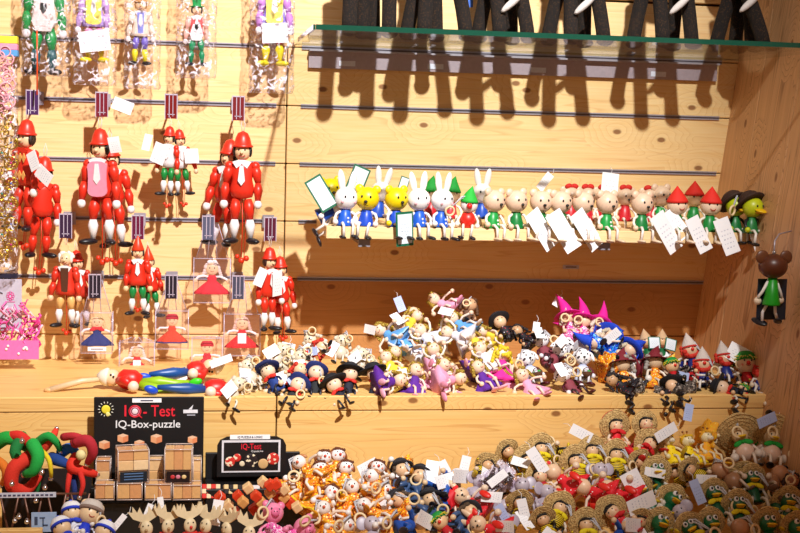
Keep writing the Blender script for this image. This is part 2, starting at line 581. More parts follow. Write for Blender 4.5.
# leaning side board made of upright planks
side = empty('wall_right'); struct(side)
lean = math.atan2(0.069, 0.603)
sb = Matrix.Translation((0.979, 0, 1.713)) @ Matrix.Rotation(lean, 4, 'Y')
side.matrix_world = sb
edges = [0.03, -0.115, -0.26, -0.42, -0.60, -0.80, -1.0]
for a, b in zip(edges[:-1], edges[1:]):
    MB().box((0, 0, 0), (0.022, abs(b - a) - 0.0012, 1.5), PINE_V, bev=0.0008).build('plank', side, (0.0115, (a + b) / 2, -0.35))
# step along the wall: top board and riser boards
SY, SZ = -0.33, 1.058
step = empty('trim_1'); struct(step)
for a, b in ((-0.62, SEAM - 0.03), (SEAM - 0.028, 0.98)):
    MB().box((0, 0, 0), (b - a, abs(SY), 0.022), PINE_STEP, bev=0.0012).build('top_board', step, ((a + b) / 2, SY / 2 - 0.001, SZ - 0.011))
    MB().box((0, 0, 0), (b - a, 0.02, 0.26), PINE_STEP, bev=0.0008).build('riser_board', step, ((a + b) / 2, SY + 0.0105, SZ - 0.022 - 0.131))
# lower tray
TZ = 0.86
tray = empty('trim_2'); struct(tray)
MB().box((0, 0, 0), (1.62, 0.50, 0.02), PINE_STEP, bev=0.002).build('tray_board', tray, (0.17, SY - 0.255, TZ - 0.01))
MB().box((0, 0, 0), (1.62, 0.02, 0.08), PINE_STEP, bev=0.002).build('front_lip', tray, (0.17, SY - 0.51, TZ + 0.02))
MB().box((0, 0, 0), (1.58, 0.03, 0.84), PINE_STEP, bev=0.002).build('front_panel', tray, (0.17, SY - 0.48, 0.42))
struct(MB().box((0, 0, 0), (7, 7, 0.05), mat('8d7f74', 0.5)).build('floor', None, (0, -2.2, -0.025)))

# ------------------------------------------------------------ glass shelf with its rail
GLZ = 1.603
g = empty('glass_shelf'); g.location = (0.56, -0.2, GLZ)
m, N, L, P = new_mat('shelf_glass')
out = N['Material Output']; N.remove(P)
tr = N.new('ShaderNodeBsdfTransparent'); tr.inputs[0].default_value = srgb('f3f6f4')
gl = N.new('ShaderNodeBsdfGlossy'); gl.inputs['Roughness'].default_value = 0.02
lw_ = N.new('ShaderNodeLayerWeight'); lw_.inputs[0].default_value = 0.5
pw = N.new('ShaderNodeMath'); pw.operation = 'POWER'; pw.inputs[1].default_value = 4.0; L.new(lw_.outputs['Facing'], pw.inputs[0])
fn = N.new('ShaderNodeMath'); fn.operation = 'MULTIPLY_ADD'; fn.inputs[1].default_value = 0.6; fn.inputs[2].default_value = 0.03; L.new(pw.outputs[0], fn.inputs[0])
mx = N.new('ShaderNodeMixShader'); L.new(fn.outputs[0], mx.inputs[0]); L.new(tr.outputs[0], mx.inputs[1]); L.new(gl.outputs[0], mx.inputs[2])
L.new(mx.outputs[0], out.inputs[0]); GLASS = m
GEDGE = mat('0a4838', 0.08, 0.0, coat=0.6)
MB().box((0, 0, 0), (0.84, 0.394, 0.007), GLASS).build('pane', g, (0.025, 0, 0.0035))
MB().box((0, 0, 0), (0.84, 0.003, 0.0075), GEDGE).build('polished_edge', g, (0.025, -0.199, 0.0035))
MB().box((0, 0, 0), (0.003, 0.394, 0.0075), GEDGE).build('polished_edge', g, (-0.397, 0, 0.0035))
tag(g, 'clear glass shelf with green front edge carrying the brown plush animals', 'shelf')
rail = MB()
RAILM = mat('b9a9b4', 0.3, 0.25)
a, b = atY(309, 60, -0.012).x, atY(718, 70, -0.012).x
rail.box((0, 0, 0), (b - a, 0.006, 0.030), RAILM)
rl = empty('shelf_rail'); rl.location = ((a + b) / 2, -0.006, GLZ - 0.022)
rail.build('rail_face', rl)
MB().box((0, 0, 0), (b - a, 0.02, 0.003), ALU).build('rail_ledge', rl, (0, -0.005, 0.0145))
for t in (0.09, 0.3, 0.55, 0.85):
    MB().box((0, 0, 0), (0.028, 0.001, 0.009), mat('dfe2f4', 0.3)).build('price_sticker', rl, ((t - 0.5) * (b - a), -0.0038, -0.006))
tag(rl, 'long lilac grey metal rail on the wall behind the glass shelf', 'shelf rail')

# wooden toy shelf
sh = empty('wooden_shelf')
x0, x1 = 0.207, 0.925
sh.location = (x0, -0.095, 1.306)
MB().box((0, 0, 0), (x1 - x0, 0.178, 0.020), PINE_SHELF, bev=0.001).build('board', sh, ((x1 - x0) / 2, 0, -0.010))
for t in (0.064, 0.47):
    br = MB().box((0, 0, 0), (0.011, 0.13, 0.010), ALU_DK).box((0, -0.07, 0.0), (0.019, 0.012, 0.013), mat('8f8d9a', 0.4)).build('bracket', sh, (t, 0.0, -0.027))
tag(sh, 'narrow pine shelf with the row of small sitting toys', 'shelf')

# little price strip on the wall board
p = atY(571, 267, -0.001)
tag(MB().box((0, 0, 0), (0.030, 0.001, 0.007), mat('d6cfe0', 0.4)).box((0, -0.0007, 0), (0.020, 0.0004, 0.002), mat('5a5060')).build('price_strip', None, p),
    'small pale price strip stuck on the wall plank under the toy shelf', 'price label')
# ------------------------------------------------------------ toy builders
U = 0.01
SEQ_P = speckle('sequins_pink', 'f05cae', ['ffd0f0', 'ff8ad0', 'c02a88', 'ffffff'], 420, 0.3, 0.5)
SEQ_B = speckle('sequins_blue', '1c4fd0', ['7ad0ff', '2f6cff', '0a2a90', '30c0e0'], 420, 0.3, 0.5)
FLORAL = speckle('floral_orange', 'e8860c', ['ffd21c', 'd8420c', 'ffb01c', '9c3a10', 'fff0a0'], 330, 0.6, 0.45)
DOTS_Y = speckle('dotted_yellow', 'fbdc12', ['8a5a08', 'fbdc12', 'fbdc12', 'e0a808'], 300, 0.6, 0.28)
DOTS_R = speckle('dotted_red', 'dd1626', ['ffffff', 'dd1626', 'dd1626', 'b00c1c'], 260, 0.6, 0.24)
TINSEL = mat('b89a3c', 0.35, 0.5, bump=.8, bscale=900)
DOTS_N = speckle('dotted_black', '17121c', ['c01e34', '17121c', 'e6e0ee', '17121c'], 300, 0.6, 0.26)
DALM = speckle('spotted_white', 'f3f0f4', ['1c1418', 'f3f0f4', '2a1c20', 'f3f0f4'], 190, 0.6, 0.36)
BEE = stripes('bee_stripes', 'f5d21a', '17120e', 2, 260)
FUR = speckle('brown_grey_fur', '5c5048', ['16120f', '8c8074', '2a221e', 'a89c90'], 300, 0.9, 0.5)
def M_(c):
    if not isinstance(c, str):
        return c
    return {'nat': WOODB, 'straw': straw()}.get(c) or mat(c, 0.38)
def cloth(c):
    return mat(c, 0.75, bump=0.3, bscale=500) if isinstance(c, str) else c

def make_doll(sp, name='doll'):
    """small wooden doll. origin at the hip, head up +Z, facing -Y. sizes in cm"""
    g = sp.get
    rnd = random.Random(g('seed', 1))
    root = empty(name)
    s = U * g('scale', 1.0)
    hr = g('hr', 1.7) * s
    bh = g('bh', 2.9) * s
    bt = g('body', 'cone')
    bc = g('bcol', '1f9a3c')
    b = MB()
    if bt == 'cone':
        b.lathe([(1.35 * s, 0), (1.38 * s, .25 * s), (1.05 * s, 1.5 * s), (.72 * s, bh), (.3 * s, bh + .15 * s)], M_(bc), 16)
    elif bt == 'dress':
        b.lathe([(3.1 * s, -.9 * s), (2.9 * s, -.45 * s), (1.8 * s, .8 * s), (.8 * s, 1.7 * s), (.95 * s, 2.3 * s), (.5 * s, bh)], cloth(bc), 24, ripple=.16, waves=6, sq=.75)
        if g('trim'):
            b.lathe([(3.12 * s, -1.05 * s), (3.2 * s, -.95 * s), (3.05 * s, -.75 * s)], cloth(g('trim')), 24, ripple=.16, waves=6, sq=.75, cap=False)
    elif bt == 'ball':
        b.ell((0, 0, 1.4 * s), (1.5 * s, 1.4 * s, 1.6 * s), M_(bc), 18, 12)
    elif bt == 'coat':
        b.lathe([(1.7 * s, -.5 * s), (1.6 * s, 0), (1.05 * s, 1.2 * s), (1.15 * s, 2.2 * s), (.45 * s, bh)], cloth(bc), 16, sq=.7, ripple=.08, waves=5)
    body = b.build('body', root)
    if g('buttons'):
        q = MB()
        for z in (.7, 1.3):
            q.ell((.2 * s, -1.22 * s + (z - .7) * .25 * s, z * s), .2 * s, M_(g('buttons')), 8, 6)
        q.build('button', body)
    # head
    hz = bh + hr * .82
    hc = Vector((0, -.1 * s, hz))
    skin = M_(g('skin', 'f2c9a0'))
    hd = MB().ell(hc, (hr, hr * .96, hr * g('hsq', .98)), skin, 20, 14).build('head', root)
    f = MB()
    ey = g('eyes', 'dot')
    mz = g('muzzle')
    if ey == 'dot':
        for sx in (-1, 1):
            f.ell(hc + Vector((sx * .36 * hr, -.88 * hr, .18 * hr)), (.09 * hr, .08 * hr, .12 * hr), BLACK, 8, 6)
    elif ey == 'big':
        for sx in (-1, 1):
            f.ell(hc + Vector((sx * .36 * hr, -.70 * hr, .52 * hr)), (.32 * hr, .3 * hr, .36 * hr), WHITE, 10, 8)
            f.ell(hc + Vector((sx * .36 * hr, -.96 * hr, .55 * hr)), (.15 * hr, .08 * hr, .18 * hr), BLACK, 8, 6)
    if mz == 'dog':
        f.ell(hc + Vector((0, -.98 * hr, -.22 * hr)), (.16 * hr, .12 * hr, .12 * hr), BLACK, 8, 6)
        f.tube([hc + Vector((0, -1.0 * hr, -.3 * hr)), hc + Vector((0, -.96 * hr, -.5 * hr)), hc + Vector((.18 * hr, -.90 * hr, -.55 * hr))], .03 * hr, BLACK, 5)
    elif mz == 'mouth':
        f.tube([hc + Vector((.25 * hr * math.cos(a), -.93 * hr + .02 * hr * abs(math.cos(a)), (-.25 - .15 * math.sin(a)) * hr)) for a in (0, .8, 1.57, 2.3, 3.14)], .035 * hr, M_('b8281c'), 5)
    elif mz == 'bill':
        f.ell(hc + Vector((0, -1.05 * hr, -.25 * hr)), (.62 * hr, .6 * hr, .16 * hr), M_('f6c60e'), 12, 8, (14, 0, 0))
        f.ell(hc + Vector((0, -.95 * hr, -.42 * hr)), (.5 * hr, .5 * hr, .12 * hr), M_('e8a80c'), 12, 8, (-10, 0, 0))
    elif mz == 'snout':
        f.lathe([(.42 * hr, 0), (.4 * hr, .3 * hr)], M_(g('snout', 'f79ac0')), 14, hc + Vector((0, -.8 * hr, -.1 * hr)), (90, 0, 0))
        for sx in (-1, 1):
            f.ell(hc + Vector((sx * .13 * hr, -1.1 * hr, -.1 * hr)), .06 * hr, BLACK, 6, 5)
    elif mz == 'long':
        f.ell(hc + Vector((0, -.75 * hr, -.3 * hr)), (.5 * hr, .85 * hr, .45 * hr), M_(g('snout', 'f6ecd0')), 12, 8, (20, 0, 0))
        for sx in (-1, 1):
            f.ell(hc + Vector((sx * .2 * hr, -1.45 * hr, -.5 * hr)), .07 * hr, BLACK, 6, 5)
    if g('nose'):
        f.ell(hc + Vector((0, -1.0 * hr, -.12 * hr)), g('nose_r', .22) * hr, M_(g('nose')), 10, 8)
    if g('cheek'):
        for sx in (-1, 1):
            f.ell(hc + Vector((sx * .55 * hr, -.76 * hr, -.25 * hr)), (.14 * hr, .06 * hr, .14 * hr), M_(g('cheek')), 8, 6)
    if f.v:
        f.build('face', hd)
    # ears
    er = g('ears')
    ec = M_(g('ecol', g('skin', 'f2c9a0')))
    if er == 'rabbit':
        for sx in (-1, 1):
            MB().ell((hc.x + sx * .5 * hr, hc.y, hc.z + 1.5 * hr), (.33 * hr, .2 * hr, .95 * hr), ec, 12, 10, (0, sx * 10, 0)).build('ear', root)
    elif er == 'bear':
        for sx in (-1, 1):
            MB().ell((hc.x + sx * .72 * hr, hc.y, hc.z + .78 * hr), (.38 * hr, .24 * hr, .38 * hr), ec, 12, 8).build('ear', root)
    elif er == 'mouse':
        for sx in (-1, 1):
            MB().ell((hc.x + sx * .85 * hr, hc.y + .1 * hr, hc.z + .62 * hr), (.48 * hr, .14 * hr, .48 * hr), ec, 14, 8).build('ear', root)
    elif er == 'flap':
        for sx in (-1, 1):
            MB().ell((hc.x + sx * 1.05 * hr, hc.y, hc.z + .1 * hr), (.25 * hr, .3 * hr, .62 * hr), ec, 10, 8, (0, sx * -25, 0)).build('ear', root)
    elif er == 'big':
        for sx in (-1, 1):
            MB().ell((hc.x + sx * 1.2 * hr, hc.y + .1 * hr, hc.z + .1 * hr), (.75 * hr, .12 * hr, .85 * hr), ec, 14, 8).build('ear', root)
    elif er == 'horn':
        for sx in (-1, 1):
            MB().tube([hc + Vector((sx * .3 * hr, 0, .8 * hr)), hc + Vector((sx * .42 * hr, 0, 1.45 * hr))], .1 * hr, M_('c07a20'), 7).ell(hc + Vector((sx * .44 * hr, 0, 1.5 * hr)), .18 * hr, M_('8a4a14'), 8, 6).build('horn', root)
            MB().ell((hc.x + sx * 1.0 * hr, hc.y, hc.z + .55 * hr), (.42 * hr, .14 * hr, .22 * hr), ec, 10, 6, (0, sx * -20, 0)).build('ear', root)
    # hair
    hcx = g('hair')
    if hcx:
        h = MB(); hm = mat(hcx, 0.6, bump=.6, bscale=900) if isinstance(hcx, str) else hcx
        if g('hair_style', 'curly') == 'curly':
            for i in range(26):
                a = rnd.uniform(-2.6, 2.6) + math.pi / 2
                z = rnd.uniform(-.5, 1.0)
                rr = math.sqrt(max(0, 1.08 - z * z)) if z < .95 else .3
                if math.sin(a) < -.35 and z < .62:
                    continue
                h.ell(hc + Vector((rr * math.cos(a), rr * math.sin(a), z)) * hr, rnd.uniform(.24, .36) * hr, hm, 7, 5)
            for sx in (-1, 1):
                for k in range(4):
                    h.ell(hc + Vector((sx * (1.0 + .12 * k), -.05, .1 - .38 * k)) * hr, (.3 * hr, .3 * hr, .3 * hr), hm, 7, 5)
        elif g('hair_style') == 'cap':
            h.ell(hc + Vector((0, .16 * hr, .14 * hr)), (1.05 * hr, 1.0 * hr, 1.0 * hr), hm, 16, 10)
            for i in range(5):
                h.ell(hc + Vector((-.6 + .3 * i, -.72, .66)) * hr, (.2 * hr, .16 * hr, .22 * hr), hm, 7, 5)
        elif g('hair_style') == 'straws':
            for i in range(34):
                a = 2 * math.pi * i / 34
                p0 = hc + Vector((.55 * math.cos(a), .55 * math.sin(a), .8)) * hr
                l = rnd.uniform(1.15, 1.55)
                h.tube([p0, hc + Vector((l * math.cos(a), l * math.sin(a), rnd.uniform(.2, .6))) * hr], .07 * hr, hm, 4)
        elif g('hair_style') == 'beard':
            for i in range(18):
                a = math.pi * (1 + i / 17)
                h.ell(hc + Vector((.85 * math.cos(a), -.5 + .2 * rnd.random(), -.25 + .6 * math.sin(a))) * hr, rnd.uniform(.25, .36) * hr, hm, 7, 5)
            for sx in (-1, 1):
                for k in range(3):
                    h.ell(hc + Vector((sx * 1.0, .1, .35 - .35 * k)) * hr, .3 * hr, hm, 7, 5)
        h.build('hair', root)
    # hat
    ht = g('hat'); hm = cloth(g('hcol', 'c8202a')) if ht not in ('straw',) else straw()
    if ht == 'cone':
        t = g('tall', 1.9); bd = g('hbend', .25)
        h = MB()
        n = 7
        vs = [(1.06 * (1 - i / n) ** .9, i / n) for i in range(n)]
        prev = None
        pts = [hc + Vector((bd * (i / n) ** 2, 0, .25 + t * i / n)) * hr for i in range(n + 1)]
        h.tube(pts, [max(.03, 1.06 * (1 - (i / n) ** 1.25)) * hr for i in range(n + 1)], hm, 16)
        if g('hbrim'):
            h.lathe([(1.0 * hr, .22 * hr), (g('hbrim') * hr, .12 * hr), (g('hbrim') * hr, .2 * hr), (1.0 * hr, .34 * hr)], hm, 22, hc, ripple=.06, waves=3)
        ho = h.build('hat', root)
        if g('hband'):
            MB().lathe([(1.06 * hr, .18 * hr), (1.12 * hr, .28 * hr), (1.04 * hr, .42 * hr)], cloth(g('hband')), 18, hc, cap=False).build('hat_band', ho)
        if g('pompom'):
            MB().ell(pts[-1], .26 * hr, cloth(g('pompom')), 10, 8).build('pompom', ho)
    elif ht == 'brim':
        w = g('hbrim', 1.9)
        ho = MB().lathe([(.9 * hr, .45 * hr), (w * hr, .42 * hr), (w * 1.03 * hr, .55 * hr), (1.0 * hr, .62 * hr), (1.02 * hr, 1.2 * hr), (.7 * hr, 1.5 * hr), (.05 * hr, 1.52 * hr)], hm, 22, hc, (g('htilt', -18), 0, 0), ripple=.07, waves=3).build('hat', root)
        if g('hband'):
            MB().lathe([(1.04 * hr, .64 * hr), (1.08 * hr, .66 * hr), (1.08 * hr, .85 * hr), (1.04 * hr, .87 * hr)], cloth(g('hband')), 18, hc, (g('htilt', -18), 0, 0)).build('hat_band', ho)
    elif ht == 'cap':
        ho = MB().lathe([(1.04 * hr, .2 * hr), (1.12 * hr, .35 * hr), (1.1 * hr, .7 * hr), (.8 * hr, 1.15 * hr), (.05 * hr, 1.22 * hr)], hm, 18, hc, (-8, 0, 0)).build('hat', root)
        if g('hband'):
            MB().lathe([(1.08 * hr, .14 * hr), (1.18 * hr, .2 * hr), (1.18 * hr, .42 * hr), (1.1 * hr, .46 * hr)], cloth(g('hband')), 18, hc, (-8, 0, 0)).build('hat_band', ho)
        if g('pompom'):
            MB().ell(hc + Vector((0, .15 * hr, 1.3 * hr)), .28 * hr, cloth(g('pompom')), 10, 8).build('pompom', ho)
    elif ht == 'straw':
        w = g('hbrim', 2.0)
        R = (g('htilt', -62), 0, 0)
        h = MB().lathe([(.15 * hr, .42 * hr), (1.0 * hr, .40 * hr), (w * hr, .40 * hr), (w * 1.03 * hr, .5 * hr), (w * .98 * hr, .58 * hr), (1.02 * hr, .62 * hr), (.98 * hr, 1.0 * hr), (.6 * hr, 1.25 * hr), (.05 * hr, 1.3 * hr)], hm, 26, hc, R, ripple=.05, waves=4)
        for k in range(1, 5):
            rr = (1.0 + (w - 1.0) * k / 4) * hr
            pts = [Vector((rr * math.cos(2 * math.pi * i / 20), rr * math.sin(2 * math.pi * i / 20), .39 * hr)) for i in range(20)]
            RR = Euler([math.radians(a) for a in R]).to_matrix()
            h.tube([hc + RR @ p for p in pts], .05 * hr, hm, 4, closed=True)
        ho = h.build('hat', root)
        if g('hband'):
            RR = Euler([math.radians(a) for a in R]).to_matrix()
            MB().tube([hc + RR @ Vector((w * 1.0 * hr * math.cos(2 * math.pi * i / 24), w * hr * math.sin(2 * math.pi * i / 24), .48 * hr)) for i in range(24)], .09 * hr, cloth(g('hband')), 5, closed=True).build('hat_band', ho)
        if g('knobs'):
            RR = Euler([math.radians(a) for a in R]).to_matrix()
            for a in (0.6, 1.6, 2.6):
                MB().ell(hc + RR @ Vector((w * .9 * hr * math.cos(a), w * .9 * hr * math.sin(a), .4 * hr)), .17 * hr, M_('f0d21c'), 8, 6).build('bead', ho)
    if g('bow'):
        q = MB()
        for sx in (-1, 1):
            q.ell(hc + Vector((sx * .38, -.05, 1.12)) * hr, (.42 * hr, .2 * hr, .28 * hr), cloth(g('bow')), 10, 7, (0, sx * 18, 0))
        q.ell(hc + Vector((0, -.1, 1.08)) * hr, .16 * hr, cloth(g('bow')), 8, 6)
        q.build('bow', root)
    if g('antenna'):
        for sx in (-1, 1):
            MB().tube([hc + Vector((sx * .3, -.1, .85)) * hr, hc + Vector((sx * .7, -.25, 1.6)) * hr], .05 * hr, BLACK, 5).ell(hc + Vector((sx * .7, -.25, 1.65)) * hr, .2 * hr, M_('f0d21c'), 8, 6).build('antenna', root)
    if g('scarf'):
        q = MB(); sm = cloth(g('scarf'))
        q.torus((0, 0, bh - .05 * s), .82 * s, .32 * s, sm, (90, 0, 0), 16, 7)
        for sx in (-1, 1):
            q.ell((sx * .75 * s, -1.0 * s, bh - .25 * s), (.85 * s, .22 * s, .4 * s), sm, 10, 7, (0, sx * 22, 0))
        q.ell((0, -1.1 * s, bh - .15 * s), .3 * s, sm, 8, 6)
        q.build('scarf', root)
    if g('apron'):
        MB().sheet(1.7 * s, 2.3 * s, .08 * s, cloth(g('apron')), (0, -1.0 * s, 2.1 * s), (-28, 0, 0)).build('apron', root)
    if g('basket'):
        q = MB().lathe([(.7 * s, 0), (1.0 * s, .9 * s), (.9 * s, .9 * s), (.6 * s, .1 * s)], mat('5c3418', .8, bump=.8, bscale=700), 14, (.5 * s, -1.9 * s, -.1 * s))
        q.torus((.5 * s, -1.9 * s, .9 * s), .85 * s, .09 * s, M_('6a3c1c'), (0, 0, 0), 14, 5)
        ba = q.build('basket', root)
        r2 = MB()
        for i, cc in enumerate(('2a9a3c', 'e8e0e8', '2a9a3c', 'd8d0e0', '3aa84c')):
            r2.ell((.5 * s + .45 * s * math.cos(i * 1.3), -1.9 * s + .45 * s * math.sin(i * 1.3), .9 * s), .34 * s, M_(cc), 8, 6)
        r2.build('basket_filling', ba)
    if g('wings'):
        wm = mat(g('wings'), .4, bump=.5, bscale=600)
        for sx in (-1, 1):
            pts = [(0, 0)]
            for i in range(14):
                a = -1.0 + i * 2.6 / 13
                rr = 3.0 + .5 * math.cos(2 * a) + (.5 if a > .6 else 0)
                pts.append((sx * rr * math.cos(a) * .85 * s, rr * math.sin(a) * s))
            MB().poly(pts if sx > 0 else pts[::-1], .12 * s, wm, (sx * .15 * s, 1.1 * s * g('wing_side', 1), 1.9 * s), (0, 0, sx * -12)).build('wing', root)
    # arms
    ac = M_(g('acol', 'f4e8d8')); hn = M_(g('hand', g('skin', 'f2c9a0')))
    ap = g('arms', 'down')
    for sx in (-1, 1):
        j = lambda: rnd.uniform(-.25, .25)
        sh_ = Vector((sx * .7, 0, bh / s - .5))
        if ap == 'down':
            pts = [sh_, Vector((sx * 1.5, -.15, 2.1 + j())), Vector((sx * 1.85, -.5, 1.3)), Vector((sx * (1.75 + j()), -1.1, .5 + j()))]
        elif ap == 'out':
            pts = [sh_, Vector((sx * 1.6, -.3, 2.5 + j())), Vector((sx * 2.6, -.6, 2.2 + j())), Vector((sx * 3.2, -.9, 1.6 + j()))]
        else:
            pts = [sh_, Vector((sx * 1.6, -.4, 2.7)), Vector((sx * 2.2, -.8, 3.6 + j())), Vector((sx * 2.1, -.9, 4.4 + j()))]
        pts = [p * s for p in pts]
        ar = g('ar', .24) * s
        a = MB().tube(pts, ar, ac, 7).build('arm', root)
        MB().ell(pts[-1], g('handr', .48) * s, hn, 10, 7).build('hand', a)
    # legs
    if g('legs', 'sit'):
        lc = M_(g('lcol', 'f4e8d8')); sc = M_(g('shoe', '17121a'))
        for sx in (-1, 1):
            j = lambda q=.3: rnd.uniform(-q, q)
            lg = g('legs', 'sit')
            if lg == 'sit':
                d = j(.5)
                pts = [Vector((sx * .65, -.4, .35)), Vector((sx * .85, -1.6, .55)), Vector((sx * .95 + d * .5, -2.35, .1)), Vector((sx * 1.0 + d, -2.5, -1.5))]
                ft = pts[-1] + Vector((sx * .35, -.55, -.15)); fr = (sx * 6, 12, sx * 25 + j(20))
            elif lg == 'fwd':
                pts = [Vector((sx * .65, -.4, .3)), Vector((sx * 1.1, -1.6, .4)), Vector((sx * 1.6 + j(), -2.8, .1))]
                ft = pts[-1] + Vector((sx * .1, -.35, .35)); fr = (75, 0, sx * 15)
            else:
                pts = [Vector((sx * .6, 0, .2)), Vector((sx * .9 + j(), -.3 + j(), -1.2)), Vector((sx * 1.2 + j(.7), -.7 + j(.6), -2.6))]
                ft = pts[-1] + Vector((sx * .25, -.45, -.15)); fr = (j(30), j(30), sx * 25)
            pts = [p * s for p in pts]
            a = MB().tube(pts, g('lr', .24) * s, lc, 7).build('leg', root)
            fz = g('foot', (.62, 1.15, .3))
            MB().ell(ft * s, tuple(x * s for x in fz), sc, 12, 8, fr).build('shoe', a)
    # key ring on a strap, hanging sideways from the crown
    if g('ring'):
        dx, dz = g('ring') if isinstance(g('ring'), tuple) else (1.9, -.5)
        top = hc + Vector((0, 0, hr))
        end = top + Vector((dx, -1.6, dz)) * s
        q = MB()
        midp = (top + end) / 2 + Vector((0, -.3, .7)) * s
        for off in (-.12, .12):
            q.tube([top + Vector((off * s, 0, 0)), midp + Vector((off * s, 0, .2 * s * (1 if off > 0 else -1))), end], [.13 * s, .16 * s, .13 * s], STRAP, 5)
        q.build('strap', root)
        MB().torus(end + Vector((.3 * (1 if dx > 0 else -1), -.1, -.75)) * s, .82 * s, .2 * s, M_('nat'), (8, 0, 25 * rnd.uniform(-1, 1)), 18, 7).build('ring', root)
    for tg in g('tags', ()):
        kind, dx, dy, dz, ang, W, H = tg
        top = Vector((dx, dy, dz)) * s
        if kind == 'g':
            q = MB().sheet(W * s, H * s, .06 * s, GREEN_CARD, top, (0, ang, 0), bend=.1 * s)
            q.sheet(W * .82 * s, H * .86 * s, .05 * s, PAPER_G, top + Euler((0, math.radians(ang), 0)).to_matrix() @ Vector((0, -.08 * s, -H * .07 * s)), (0, ang, 0), bend=.1 * s)
            q.build('printed_card', root)
        elif kind == 'd':
            q = MB().sheet(W * s, H * s, .06 * s, mat('1c2430', .3), top, (0, ang, 0), bend=.1 * s)
            q.sheet(W * .8 * s, H * .5 * s, .05 * s, paper('tag_blue_print', '9fc0e6', '203a80'), top + Euler((0, math.radians(ang), 0)).to_matrix() @ Vector((0, -.08 * s, -H * .4 * s)), (0, ang, 0), bend=.1 * s)
            q.build('printed_card', root)
        else:
            pm = PAPER if kind == 'w' else paper('tag_blue', 'b4c4ee', '3a4a90')
            MB().sheet(W * s, H * s, .05 * s, pm, top, (rnd.uniform(-16, -3), ang, 0), bend=rnd.uniform(-.6, .1) * s).build('paper_tag', root)
    root['_head'] = (0.0, float(hc.y), float(hc.z))
    return root

ORD = ['first', 'second', 'third', 'fourth', 'fifth', 'sixth', 'seventh', 'eighth', 'ninth', 'tenth', 'eleventh', 'twelfth',
       'thirteenth', 'fourteenth', 'fifteenth', 'sixteenth', 'seventeenth', 'eighteenth', 'nineteenth', 'twentieth']
ORD += ['twenty-' + q for q in ORD[:9]]
PROTO = {}
def ctree(o, parent=None):
    c = o.copy()
    scene.collection.objects.link(c)
    c.parent = parent
    for ch in KIDS.get(o.name, ()):
        ctree(ch, c)
    return c
def get_doll(key):
    """first call builds the toy, later calls copy it with its parts"""
    sp = SPEC[key]
    if key not in PROTO:
        PROTO[key] = make_doll(sp, sp['name'])
        return PROTO[key]
    return ctree(PROTO[key])
def place_head(o, P, roll=0, pitch=0, yaw=0, scale=1.0):
    R = rotm(roll, pitch, yaw) @ Matrix.Scale(scale, 4)
    h = Vector(o['_head'])
    T = Matrix.Translation(Vector(P) - (R @ h))
    o.matrix_world = T @ R
    return o
